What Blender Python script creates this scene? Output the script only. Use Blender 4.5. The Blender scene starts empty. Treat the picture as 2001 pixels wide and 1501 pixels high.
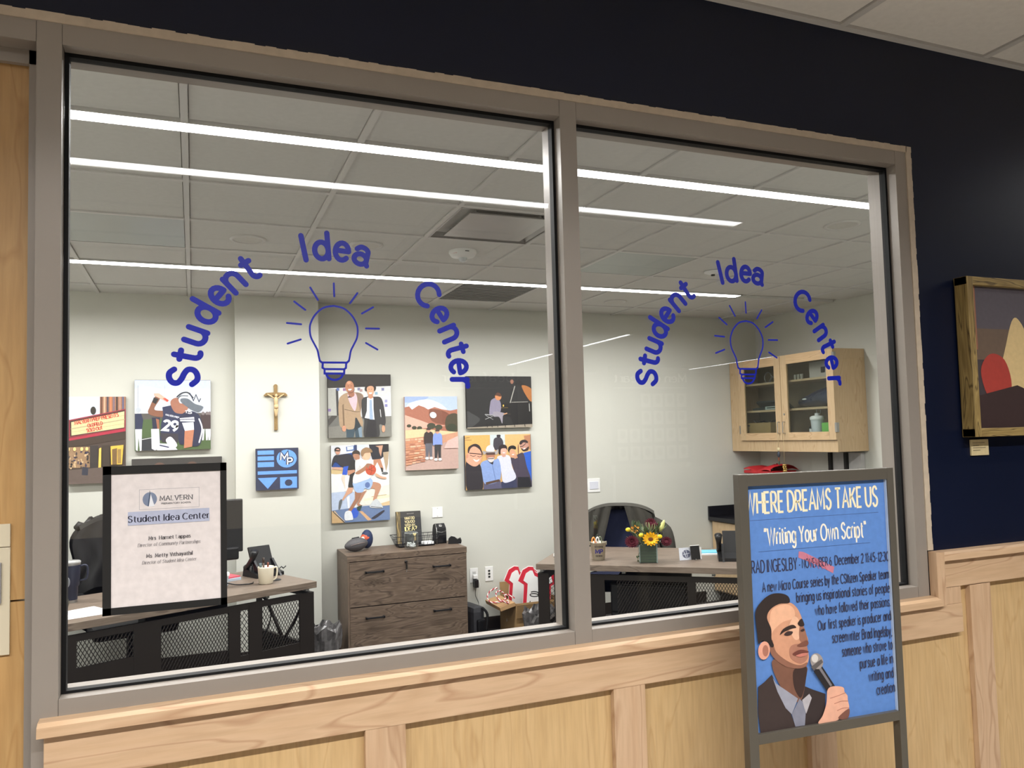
import bpy, bmesh, math, random
from math import sin, cos, pi, radians as rad, atan2, hypot
from mathutils import Vector, Matrix
from mathutils.geometry import tessellate_polygon

random.seed(7)
SC = bpy.context.scene
COL = SC.collection

# ------------------------------------------------------------------ camera, world, exposure
CAM = Vector((0.288, -1.755, 1.63))
YAW, PITCH, ROLL, FPX = 0.385734, 0.055882, -0.026191, 1527.046
PX, PY = 1000.5 - 3.7127, 750.5 + 18.1878
fwd = Vector((sin(YAW) * cos(PITCH), cos(YAW) * cos(PITCH), sin(PITCH)))
rgt = Vector((cos(YAW), -sin(YAW), 0.0))
upv = rgt.cross(fwd)
RR = rgt * cos(ROLL) + upv * sin(ROLL)
UU = -rgt * sin(ROLL) + upv * cos(ROLL)
cd = bpy.data.cameras.new('camera')
cam = bpy.data.objects.new('camera', cd)
COL.objects.link(cam)
m = Matrix((RR, UU, -fwd)).transposed().to_4x4()
m.translation = CAM
cam.matrix_world = m
cd.sensor_fit = 'HORIZONTAL'
cd.sensor_width = 36.0
cd.lens = FPX / 2001 * 36.0
cd.shift_x = 3.7127 / 2001
cd.shift_y = 18.1878 / 2001
cd.clip_start = 0.05
SC.camera = cam

w = bpy.data.worlds.new('world')
SC.world = w
w.use_nodes = True
w.node_tree.nodes['Background'].inputs[0].default_value = (0.9, 0.85, 0.78, 1)
w.node_tree.nodes['Background'].inputs[1].default_value = 0.0
SC.view_settings.view_transform = 'Standard'
SC.view_settings.look = 'None'
SC.view_settings.exposure = 0.0
SC.view_settings.gamma = 1.0
SC.view_settings.use_curve_mapping = False
OFFICE_LIGHT = 12.0
OFFICE_WATTS = 150.0
CORRIDOR_LIGHT = 15.0
CORRIDOR_WATTS = 190.0


def at(u, v, y):
    """the point on the plane y = const that the photograph's pixel (u, v) shows"""
    d = fwd + RR * ((u - PX) / FPX) - UU * ((v - PY) / FPX)
    return CAM + d * ((y - CAM.y) / d.y)


def atz(u, v, z):
    d = fwd + RR * ((u - PX) / FPX) - UU * ((v - PY) / FPX)
    return CAM + d * ((z - CAM.z) / d.z)


# ------------------------------------------------------------------ materials
def s(r, g=None, b=None):
    if g is None:
        r, g, b = r
    f = lambda c: (c / 255) / 12.92 if c / 255 <= 0.04045 else ((c / 255 + 0.055) / 1.055) ** 2.4
    return (f(r), f(g), f(b), 1.0)


MATS = {}


def mat(name, col, rough=0.6, metal=0.0, var=0.06, scale=8.0, bump=0.0, emit=0.0, spec=0.5, coat=0.0):
    """plain procedural material: colour with faint noise variation and an optional fine bump"""
    if name in MATS:
        return MATS[name]
    M = bpy.data.materials.new(name)
    M.use_nodes = True
    nt = M.node_tree
    b = nt.nodes['Principled BSDF']
    c = s(col)
    b.inputs['Roughness'].default_value = rough
    b.inputs['Metallic'].default_value = metal
    b.inputs['Specular IOR Level'].default_value = spec
    b.inputs['Coat Weight'].default_value = coat
    if var:
        tc = nt.nodes.new('ShaderNodeTexCoord')
        n = nt.nodes.new('ShaderNodeTexNoise')
        n.inputs['Scale'].default_value = scale
        n.inputs['Detail'].default_value = 4
        nt.links.new(tc.outputs['Object'], n.inputs['Vector'])
        r = nt.nodes.new('ShaderNodeValToRGB')
        r.color_ramp.elements[0].position = 0.3
        r.color_ramp.elements[1].position = 0.7
        r.color_ramp.elements[0].color = tuple(x * (1 - var) for x in c[:3]) + (1,)
        r.color_ramp.elements[1].color = tuple(min(1, x * (1 + var)) for x in c[:3]) + (1,)
        nt.links.new(n.outputs['Fac'], r.inputs['Fac'])
        nt.links.new(r.outputs['Color'], b.inputs['Base Color'])
        if bump:
            n2 = nt.nodes.new('ShaderNodeTexNoise')
            n2.inputs['Scale'].default_value = scale * 12
            nt.links.new(tc.outputs['Object'], n2.inputs['Vector'])
            bp = nt.nodes.new('ShaderNodeBump')
            bp.inputs['Strength'].default_value = bump
            bp.inputs['Distance'].default_value = 0.002
            nt.links.new(n2.outputs['Fac'], bp.inputs['Height'])
            nt.links.new(bp.outputs['Normal'], b.inputs['Normal'])
    else:
        b.inputs['Base Color'].default_value = c
    if emit:
        b.inputs['Emission Color'].default_value = c
        b.inputs['Emission Strength'].default_value = emit
    MATS[name] = M
    return M


def wood(name, c1, c2, c3, axis='X', rough=0.4, fig=1.0, freq=7.0, stretch=9.0, streak=0.0, coat=0.0):
    """wood with long figured grain along one object axis"""
    if name in MATS:
        return MATS[name]
    M = bpy.data.materials.new(name)
    M.use_nodes = True
    nt = M.node_tree
    L = nt.links.new
    b = nt.nodes['Principled BSDF']
    b.inputs['Roughness'].default_value = rough
    b.inputs['Coat Weight'].default_value = coat
    tc = nt.nodes.new('ShaderNodeTexCoord')
    mp = nt.nodes.new('ShaderNodeMapping')
    sc_ = {'X': (1 / stretch, 1, 1), 'Y': (1, 1 / stretch, 1), 'Z': (1, 1, 1 / stretch)}[axis]
    mp.inputs['Scale'].default_value = sc_
    L(tc.outputs['Object'], mp.inputs['Vector'])
    n = nt.nodes.new('ShaderNodeTexNoise')
    n.inputs['Scale'].default_value = freq
    n.inputs['Detail'].default_value = 3
    n.inputs['Distortion'].default_value = 0.6 * fig
    L(mp.outputs['Vector'], n.inputs['Vector'])
    mul = nt.nodes.new('ShaderNodeMath'); mul.operation = 'MULTIPLY'; mul.inputs[1].default_value = 9
    L(n.outputs['Fac'], mul.inputs[0])
    fr = nt.nodes.new('ShaderNodeMath'); fr.operation = 'PINGPONG'; fr.inputs[1].default_value = 0.5
    L(mul.outputs[0], fr.inputs[0])
    r = nt.nodes.new('ShaderNodeValToRGB')
    e = r.color_ramp.elements
    e[0].position = 0.0; e[0].color = s(c3)
    e[1].position = 0.06 + 0.1 * fig; e[1].color = s(c1)
    q = e.new(0.5); q.color = s(c2)
    L(fr.outputs[0], r.inputs['Fac'])
    n2 = nt.nodes.new('ShaderNodeTexNoise')
    mp2 = nt.nodes.new('ShaderNodeMapping')
    mp2.inputs['Scale'].default_value = tuple(x * 40 if x == 1 else 3 for x in sc_)
    L(tc.outputs['Object'], mp2.inputs['Vector'])
    L(mp2.outputs['Vector'], n2.inputs['Vector'])
    n2.inputs['Scale'].default_value = 3.0
    n2.inputs['Detail'].default_value = 5
    mx = nt.nodes.new('ShaderNodeMix'); mx.data_type = 'RGBA'; mx.blend_type = 'MULTIPLY'
    mx.inputs['Factor'].default_value = 0.25 + streak
    r2 = nt.nodes.new('ShaderNodeValToRGB')
    r2.color_ramp.elements[0].position = 0.35; r2.color_ramp.elements[0].color = (0.62 - streak * .4, 0.58 - streak * .4, 0.52 - streak * .4, 1)
    r2.color_ramp.elements[1].position = 0.62; r2.color_ramp.elements[1].color = (1, 1, 1, 1)
    L(n2.outputs['Fac'], r2.inputs['Fac'])
    L(r.outputs['Color'], mx.inputs['A'])
    L(r2.outputs['Color'], mx.inputs['B'])
    L(mx.outputs['Result'], b.inputs['Base Color'])
    MATS[name] = M
    return M


def glass_mat(name='clear glass', tint=(1, 1, 1), r0=0.043, dirt=0.0):
    """thin architectural glass: transparent, with a Fresnel mirror on each face"""
    if name in MATS:
        return MATS[name]
    M = bpy.data.materials.new(name)
    M.use_nodes = True
    nt = M.node_tree
    L = nt.links.new
    nt.nodes.remove(nt.nodes['Principled BSDF'])
    out = nt.nodes['Material Output']
    geo = nt.nodes.new('ShaderNodeNewGeometry')
    dot = nt.nodes.new('ShaderNodeVectorMath'); dot.operation = 'DOT_PRODUCT'
    L(geo.outputs['Normal'], dot.inputs[0]); L(geo.outputs['Incoming'], dot.inputs[1])
    ab = nt.nodes.new('ShaderNodeMath'); ab.operation = 'ABSOLUTE'; L(dot.outputs['Value'], ab.inputs[0])
    one = nt.nodes.new('ShaderNodeMath'); one.operation = 'SUBTRACT'; one.inputs[0].default_value = 1; L(ab.outputs[0], one.inputs[1])
    pw = nt.nodes.new('ShaderNodeMath'); pw.operation = 'POWER'; pw.inputs[1].default_value = 5; L(one.outputs[0], pw.inputs[0])
    ma = nt.nodes.new('ShaderNodeMath'); ma.operation = 'MULTIPLY_ADD'; ma.inputs[1].default_value = 1 - r0; ma.inputs[2].default_value = r0
    L(pw.outputs[0], ma.inputs[0])
    tr = nt.nodes.new('ShaderNodeBsdfTransparent'); tr.inputs[0].default_value = tuple(tint) + (1,)
    gl = nt.nodes.new('ShaderNodeBsdfGlossy'); gl.inputs['Roughness'].default_value = 0.0
    mx = nt.nodes.new('ShaderNodeMixShader')
    L(ma.outputs[0], mx.inputs[0]); L(tr.outputs[0], mx.inputs[1]); L(gl.outputs[0], mx.inputs[2])
    L(mx.outputs[0], out.inputs['Surface'])
    MATS[name] = M
    return M


def print_mat():
    if 'printed' in MATS:
        return MATS['printed']
    M = bpy.data.materials.new('printed ink')
    M.use_nodes = True
    nt = M.node_tree
    a = nt.nodes.new('ShaderNodeVertexColor'); a.layer_name = 'ink'
    b = nt.nodes['Principled BSDF']
    b.inputs['Roughness'].default_value = 0.55
    tc = nt.nodes.new('ShaderNodeTexCoord')
    n = nt.nodes.new('ShaderNodeTexNoise'); n.inputs['Scale'].default_value = 60; n.inputs['Detail'].default_value = 3
    nt.links.new(tc.outputs['Object'], n.inputs['Vector'])
    mr = nt.nodes.new('ShaderNodeMapRange'); mr.inputs[1].default_value = 0.3; mr.inputs[2].default_value = 0.7
    mr.inputs[3].default_value = 0.93; mr.inputs[4].default_value = 1.05
    nt.links.new(n.outputs['Fac'], mr.inputs[0])
    vm = nt.nodes.new('ShaderNodeVectorMath'); vm.operation = 'SCALE'
    nt.links.new(a.outputs['Color'], vm.inputs[0]); nt.links.new(mr.outputs[0], vm.inputs['Scale'])
    nt.links.new(vm.outputs[0], b.inputs['Base Color'])
    MATS['printed'] = M
    return M


# ------------------------------------------------------------------ mesh helpers
class MB:
    def __init__(self):
        self.v = []; self.f = []; self.sm = []

    def add(self, verts, faces, smooth=False, M=None):
        o = len(self.v)
        for p in verts:
            p = Vector(p)
            self.v.append(M @ p if M else p)
        for f in faces:
            self.f.append([i + o for i in f]); self.sm.append(smooth)
        return self

    def box(self, x0, x1, y0, y1, z0, z1, M=None, c=0.0):
        if c <= 0:
            vs = [(x, y, z) for z in (z0, z1) for y in (y0, y1) for x in (x0, x1)]
            fs = [(0, 2, 3, 1), (4, 5, 7, 6), (0, 1, 5, 4), (2, 6, 7, 3), (0, 4, 6, 2), (1, 3, 7, 5)]
            return self.add(vs, fs, False, M)
        bm = bmesh.new()
        bmesh.ops.create_cube(bm, size=1)
        for v in bm.verts:
            v.co = Vector(((x0 + x1) / 2 + v.co.x * (x1 - x0), (y0 + y1) / 2 + v.co.y * (y1 - y0), (z0 + z1) / 2 + v.co.z * (z1 - z0)))
        bmesh.ops.bevel(bm, geom=bm.edges[:], offset=c, segments=2, affect='EDGES', profile=0.6)
        bm.verts.index_update()
        self.add([v.co.copy() for v in bm.verts], [[v.index for v in f.verts] for f in bm.faces], False, M)
        bm.free()
        return self

    def lathe(self, prof, n=24, M=None, cap=True, smooth=True):
        vs = []; fs = []
        for r, z in prof:
            for i in range(n):
                a = 2 * pi * i / n
                vs.append((r * cos(a), r * sin(a), z))
        for k in range(len(prof) - 1):
            for i in range(n):
                j = (i + 1) % n
                fs.append((k * n + i, k * n + j, (k + 1) * n + j, (k + 1) * n + i))
        self.add(vs, fs, smooth, M)
        if cap:
            if prof[0][0] > 1e-5: self.add(vs[:n], [list(range(n))[::-1]], False, M)
            if prof[-1][0] > 1e-5: self.add(vs[-n:], [list(range(n))], False, M)
        return self

    def tube(self, pts, r, n=8, M=None, closed=False, ry=None):
        pts = [Vector(p) for p in pts]
        rs = r if isinstance(r, (list, tuple)) else [r] * len(pts)
        N = len(pts); vs = []; fs = []
        prev = None
        for i, p in enumerate(pts):
            a = pts[(i - 1) % N] if (closed or i > 0) else p
            c = pts[(i + 1) % N] if (closed or i < N - 1) else p
            t = (c - a)
            t = t.normalized() if t.length > 1e-9 else Vector((0, 0, 1))
            if prev is None:
                ref = Vector((0, 0, 1)) if abs(t.z) < 0.9 else Vector((1, 0, 0))
                u = t.cross(ref).normalized()
            else:
                u = (prev - t * prev.dot(t))
                u = u.normalized() if u.length > 1e-6 else t.cross(Vector((0, 1, 0))).normalized()
            prev = u
            w_ = t.cross(u)
            for k in range(n):
                an = 2 * pi * k / n
                vs.append(p + u * (rs[i] * cos(an)) + w_ * ((ry or 1) * rs[i] * sin(an)))
        for i in range(N if closed else N - 1):
            for k in range(n):
                k2 = (k + 1) % n; j = (i + 1) % N
                fs.append((i * n + k, i * n + k2, j * n + k2, j * n + k))
        if not closed:
            fs.append(list(range(n))[::-1]); fs.append([(N - 1) * n + k for k in range(n)])
        return self.add(vs, fs, True, M)

    def ball(self, c, rx, ry=None, rz=None, n=14, M=None, rot=None):
        ry = ry or rx; rz = rz or rx
        k = n // 2
        vs = []; fs = []
        for i in range(k + 1):
            ph = pi * i / k
            for j in range(n):
                a = 2 * pi * j / n
                p = Vector((rx * sin(ph) * cos(a), ry * sin(ph) * sin(a), rz * cos(ph)))
                if rot is not None: p = rot @ p
                vs.append(p + Vector(c))
        for i in range(k):
            for j in range(n):
                j2 = (j + 1) % n
                fs.append((i * n + j, (i + 1) * n + j, (i + 1) * n + j2, i * n + j2))
        return self.add(vs, fs, True, M)

    def prism(self, poly, y0, y1, M=None, plane='XZ'):
        """extrude a polygon given in the XZ (or XY) plane"""
        tri = tessellate_polygon([[Vector((a, b, 0)) for a, b in poly]])
        n = len(poly)
        if plane == 'XZ': vs = [(a, y0, b) for a, b in poly] + [(a, y1, b) for a, b in poly]
        elif plane == 'XY': vs = [(a, b, y0) for a, b in poly] + [(a, b, y1) for a, b in poly]
        else: vs = [(y0, a, b) for a, b in poly] + [(y1, a, b) for a, b in poly]
        fs = [t for t in tri] + [tuple(i + n for i in reversed(t)) for t in tri]
        fs += [(i, (i + 1) % n, (i + 1) % n + n, i + n) for i in range(n)]
        return self.add(vs, fs, False, M)

    def grid(self, fn, nu, nv, M=None, smooth=True):
        vs = [fn(i / nu, j / nv) for j in range(nv + 1) for i in range(nu + 1)]
        fs = [(j * (nu + 1) + i, j * (nu + 1) + i + 1, (j + 1) * (nu + 1) + i + 1, (j + 1) * (nu + 1) + i) for j in range(nv) for i in range(nu)]
        return self.add(vs, fs, smooth, M)


def obj(name, mb, material, parent=None, loc=None, rot=None):
    me = bpy.data.meshes.new(name)
    me.from_pydata([tuple(p) for p in mb.v], [], mb.f)
    me.polygons.foreach_set('use_smooth', mb.sm)
    me.materials.append(material)
    bm = bmesh.new(); bm.from_mesh(me)
    bmesh.ops.recalc_face_normals(bm, faces=bm.faces[:])
    bm.to_mesh(me); bm.free()
    me.update()
    o = bpy.data.objects.new(name, me)
    COL.objects.link(o)
    if parent: o.parent = parent
    if loc is not None: o.location = loc
    if rot is not None: o.rotation_euler = rot
    return o


def tag(o, label=None, cat=None, group=None, kind=None):
    if label: o['label'] = label
    if cat: o['category'] = cat
    if group: o['group'] = group
    if kind: o['kind'] = kind
    return o


def thing(name, label, cat, loc=(0, 0, 0), rz=0.0, group=None, rot=None):
    o = bpy.data.objects.new(name, None)
    COL.objects.link(o)
    o.empty_display_size = 0.1
    o.location = loc
    o.rotation_euler = rot if rot else (0, 0, rz)
    return tag(o, label, cat, group)


def part(name, parent, material, mb, loc=None, rot=None, label=None):
    o = obj(name, mb, material, parent, loc, rot)
    if label: o['label'] = label
    return o


def shared(name, src, parent, loc=(0, 0, 0), rot=(0, 0, 0), scale=None):
    o = bpy.data.objects.new(name, src.data)
    COL.objects.link(o)
    o.parent = parent
    o.location = loc; o.rotation_euler = rot
    if scale: o.scale = scale
    return o


def struct(name, mb, material):
    o = obj(name, mb, material)
    o['kind'] = 'structure'
    return o


def catmull(pts, closed=False, k=6):
    n = len(pts)
    if n < 3: return list(pts)
    out = []
    rng = range(n) if closed else range(n - 1)
    for i in rng:
        p0 = pts[(i - 1) % n] if (closed or i > 0) else pts[i]
        p1 = pts[i]; p2 = pts[(i + 1) % n]
        p3 = pts[(i + 2) % n] if (closed or i < n - 2) else p2
        for j in range(k):
            t = j / k
            out.append(tuple(0.5 * (2 * b + (c - a) * t + (2 * a - 5 * b + 4 * c - d) * t * t + (3 * b - a - 3 * c + d) * t ** 3) for a, b, c, d in zip(p0, p1, p2, p3)))
    if not closed: out.append(tuple(pts[-1]))
    return out


# ------------------------------------------------------------------ stroke lettering
GL = {
 'A': '54|M 0,0 27,70 54,0;M 10,24 44,24', 'B': '46|M 0,0 0,70;M 0,70 24,70;A 24,53.5,16.5,16.5,90,-90;M 24,37 0,37;A 26,18.5,20,18.5,90,-90;M 26,0 0,0',
 'C': '52|A 32,35,32,35,48,312', 'D': '52|M 0,0 0,70;M 0,70 18,70;A 18,35,34,35,90,-90;M 18,0 0,0',
 'E': '38|M 38,70 0,70 0,0 38,0;M 0,37 34,37', 'F': '36|M 36,70 0,70 0,0;M 0,37 31,37',
 'G': '58|A 32,35,32,35,48,345;M 62,26 62,33 38,33', 'H': '48|M 0,0 0,70;M 48,0 48,70;M 0,37 48,37', 'I': '0|M 0,0 0,70',
 'J': '26|M 26,70 26,16;A 12,16,14,16,0,-160', 'K': '46|M 0,0 0,70;M 44,70 2,30;M 14,41 46,0', 'L': '34|M 0,70 0,0 34,0',
 'M': '60|M 0,0 4,70 30,16 56,70 60,0', 'N': '50|M 0,0 0,70 50,0 50,70', 'O': '64|O 32,35,32,35', 'P': '42|M 0,0 0,70;M 0,70 24,70;A 24,51,18,19,90,-90;M 24,32 0,32',
 'Q': '64|O 32,35,32,35;M 40,14 62,-4', 'R': '46|M 0,0 0,70;M 0,70 24,70;A 24,51,18,19,90,-90;M 24,32 0,32;M 20,32 46,0',
 'S': '44|C 40,58 30,69 16,69 5,60 5,48 16,39 30,33 41,24 40,10 28,1 14,1 2,13', 'T': '48|M 0,70 48,70;M 24,70 24,0',
 'U': '48|M 0,70 0,24;A 24,24,24,24,180,360;M 48,24 48,70', 'V': '50|M 0,70 25,0 50,70', 'W': '76|M 0,70 19,0 38,70 57,0 76,70',
 'X': '48|M 0,0 48,70;M 0,70 48,0', 'Y': '48|M 0,70 24,32 48,70;M 24,32 24,0', 'Z': '46|M 0,70 46,70 0,0 46,0',
 'a': '36|C 3,42 13,50 26,49 35,42 36,30;M 36,30 36,6 40,0;O 18,15,18,15', 'q': '38|O 19,24,19,24;M 38,49 38,0',
 'b': '38|M 0,0 0,74;O 19,24,19,24', 'c': '34|A 21,25,21,25,48,312', 'd': '38|O 19,24,19,24;M 38,0 38,74', 'e': '38|M 1,27 38,27;A 20,25,19,25,5,315',
 'f': '22|M 9,0 9,60;A 21,60,12,14,180,75;M 0,49 21,49', 'g': '38|O 19,25,19,24;M 38,49 38,-4;A 20,-4,18,17,0,-155',
 'h': '36|M 0,0 0,74;A 18,30,18,20,180,0;M 36,30 36,0', 'i': '0|M 0,0 0,49;D 0,66', 'j': '4|M 4,49 4,-10;D 4,66', 'k': '32|M 0,0 0,74;M 30,49 2,23;M 11,30 32,0',
 'l': '0|M 0,0 0,74', 'm': '60|M 0,0 0,49;A 15,32,15,18,180,0;M 30,32 30,0;A 45,32,15,18,180,0;M 60,32 60,0', 'n': '36|M 0,0 0,49;A 18,31,18,19,180,0;M 36,31 36,0',
 'o': '40|O 20,25,20,25', 'p': '38|M 0,49 0,-22;O 19,24,19,24', 'r': '20|M 0,0 0,49;A 18,31,18,19,180,80', 's': '30|C 28,41 20,49 9,48 3,39 8,30 20,25 28,17 25,4 13,0 1,8',
 't': '24|M 10,64 10,14;A 22,14,12,14,180,290;M 0,49 24,49', 'u': '36|M 0,49 0,18;A 18,18,18,18,180,360;M 36,49 36,0', 'v': '34|M 0,49 17,0 34,49', 'w': '54|M 0,49 14,0 27,49 40,0 54,49',
 'x': '32|M 0,0 32,49;M 0,49 32,0', 'y': '34|M 0,49 18,2;M 34,49 8,-22', 'z': '30|M 0,49 30,49 0,0 30,0',
 '0': '40|O 20,35,20,35', '1': '14|M 0,58 14,70 14,0', '2': '38|A 19,52,18,18,165,-25;M 35,43 0,0 40,0', '3': '36|A 16,53,17,17,150,-80;A 16,18,20,19,85,-155', '4': '42|M 32,0 32,70 0,20 42,20',
 '5': '38|M 36,70 8,70 4,40;A 17,22,21,22,125,-150', '6': '38|O 19,20,19,20;C 2,26 6,48 22,68', '7': '38|M 0,70 40,70 12,0', '8': '36|O 18,53,15,17;O 18,18,18,18', '9': '38|O 19,50,19,20;C 37,44 32,20 14,0',
 '.': '0|D 0,2', ',': '2|M 3,4 -2,-10', ':': '0|D 0,4;D 0,44', '-': '22|M 0,27 22,27', '?': '34|A 17,53,16,17,170,-50;C 27,39 18,30 17,20;D 17,2', '"': '12|M 0,70 0,56;M 12,70 12,56',
 '<': '14|M 0,56 4,72;M 11,56 15,72', '>': '14|M 4,56 0,72;M 15,56 11,72', "'": '0|M 0,70 0,56', '&': '44|C 44,0 12,46 12,62 22,70 30,60 24,46 4,28 4,8 18,0 34,8 42,28', '@': '38|O 19,24,19,24;M 38,49 38,0', '/': '24|M 0,-5 24,72',
}


def glyph_strokes(ch):
    adv, body = GL[ch].split('|')
    out = []
    for st in body.split(';'):
        k, rest = st[0], st[2:]
        if k == 'M':
            out.append(([tuple(map(float, p.split(','))) for p in rest.split()], False, 'M'))
        elif k == 'C':
            out.append((catmull([tuple(map(float, p.split(','))) for p in rest.split()], False, 4), False, 'C'))
        elif k == 'O':
            cx, cy, rx, ry = map(float, rest.split(','))
            out.append(([(cx + rx * cos(2 * pi * i / 22), cy + ry * sin(2 * pi * i / 22)) for i in range(22)], True, 'O'))
        elif k == 'A':
            cx, cy, rx, ry, a0, a1 = map(float, rest.split(','))
            n = max(5, int(abs(a1 - a0) / 17))
            out.append(([(cx + rx * cos(rad(a0 + (a1 - a0) * i / n)), cy + ry * sin(rad(a0 + (a1 - a0) * i / n))) for i in range(n + 1)], False, 'A'))
        elif k == 'D':
            cx, cy = map(float, rest.split(','))
            out.append(([(cx, cy - 0.1), (cx, cy + 0.1)], False, 'D'))
    return float(adv), out


def ribbon(pts, wf, closed=False, caps=True):
    """flat ribbon polygons along a polyline; wf = half width or function of the tangent"""
    hw = wf if callable(wf) else (lambda tx, ty: wf)
    n = len(pts); polys = []
    L_, R_ = [], []
    for i in range(n):
        a = pts[(i - 1) % n] if (closed or i > 0) else pts[i]
        c = pts[(i + 1) % n] if (closed or i < n - 1) else pts[i]
        b = pts[i]
        d1 = (b[0] - a[0], b[1] - a[1]); d2 = (c[0] - b[0], c[1] - b[1])
        l1 = hypot(*d1) or 1e-9; l2 = hypot(*d2) or 1e-9
        if not closed and i == 0: d1, l1 = d2, l2
        if not closed and i == n - 1: d2, l2 = d1, l1
        n1 = (-d1[1] / l1, d1[0] / l1); n2 = (-d2[1] / l2, d2[0] / l2)
        mx, my = n1[0] + n2[0], n1[1] + n2[1]
        ml = hypot(mx, my) or 1e-9
        mx /= ml; my /= ml
        k = min(2.2, 1 / max(0.3, mx * n1[0] + my * n1[1]))
        h = hw(d2[0] / l2, d2[1] / l2) * k
        L_.append((b[0] + mx * h, b[1] + my * h)); R_.append((b[0] - mx * h, b[1] - my * h))
    for i in range(n if closed else n - 1):
        j = (i + 1) % n
        polys.append([L_[i], L_[j], R_[j], R_[i]])
    if caps and not closed:
        for p in (pts[0], pts[-1]):
            q = pts[1] if p is pts[0] else pts[-2]
            dx, dy = p[0] - q[0], p[1] - q[1]
            l = hypot(dx, dy) or 1e-9
            h = hw(dx / l, dy / l)
            an = atan2(dy, dx)
            polys.append([(p[0] + h * cos(an + t), p[1] + h * sin(an + t)) for t in [rad(-90 + 180 * k / 6) for k in range(7)]])
    return polys


def text_polys(txt, width, cap, wt=0.10, serif=False, slant=0.0, round_caps=False, track=14, single_a=False, contrast=None, sp=26):
    """polygons of a text line, origin at baseline start; width = full line width (None: natural), cap = cap height; wt = stroke/cap"""
    x = 0; items = []
    for ch in txt:
        if ch == ' ':
            x += sp; continue
        if ch == 'a' and single_a: ch = 'q'
        adv, st = glyph_strokes(ch)
        items.append((x, st, ch)); x += adv + track + (2 if serif else 0)
    total = x - track
    sy = cap / 70.0
    sx = (width / total) if width else sy
    hw = wt * cap / 2
    out = []
    for x0, st, ch in items:
        for pts, closed, k in st:
            q = [((x0 + a + slant * b) * sx, b * sy) for a, b in pts]
            if serif:
                f = lambda tx, ty, h=hw: h * (0.45 + 0.75 * abs(ty))
                out += ribbon(q, f, closed, False)
                if k == 'M':
                    for i_, (a, b) in ((0, pts[0]), (-1, pts[-1])):
                        a2, b2 = pts[1] if i_ == 0 else pts[-2]
                        if abs(a - a2) < 0.5 * abs(b - b2) and (abs(b) < 1 or abs(b - 70) < 5 or abs(b - 49) < 1.5 or abs(b + 22) < 2):
                            cxx = (x0 + a + slant * b) * sx; w_ = 8 * sx + hw * .6; hh = hw * 0.38
                            cyy = b * sy + (hh if b < 20 else -hh)
                            out.append([(cxx - w_, cyy - hh), (cxx + w_, cyy - hh), (cxx + w_, cyy + hh), (cxx - w_, cyy + hh)])
            else:
                out += ribbon(q, hw, closed, round_caps or k == 'D')
    return out, total * sx


def poly_area(p):
    return sum(a[0] * b[1] - b[0] * a[1] for a, b in zip(p, p[1:] + p[:1])) / 2


def clip_poly(p, x0, x1, y0, y1):
    for ax, lim, sg in ((0, x0, 1), (0, x1, -1), (1, y0, 1), (1, y1, -1)):
        q = []
        for a, b in zip(p, p[1:] + p[:1]):
            ina, inb = (a[ax] - lim) * sg >= 0, (b[ax] - lim) * sg >= 0
            if ina: q.append(a)
            if ina != inb:
                t = (lim - a[ax]) / (b[ax] - a[ax])
                q.append((a[0] + (b[0] - a[0]) * t, a[1] + (b[1] - a[1]) * t))
        p = q
        if len(p) < 3: return []
    return p


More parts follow.
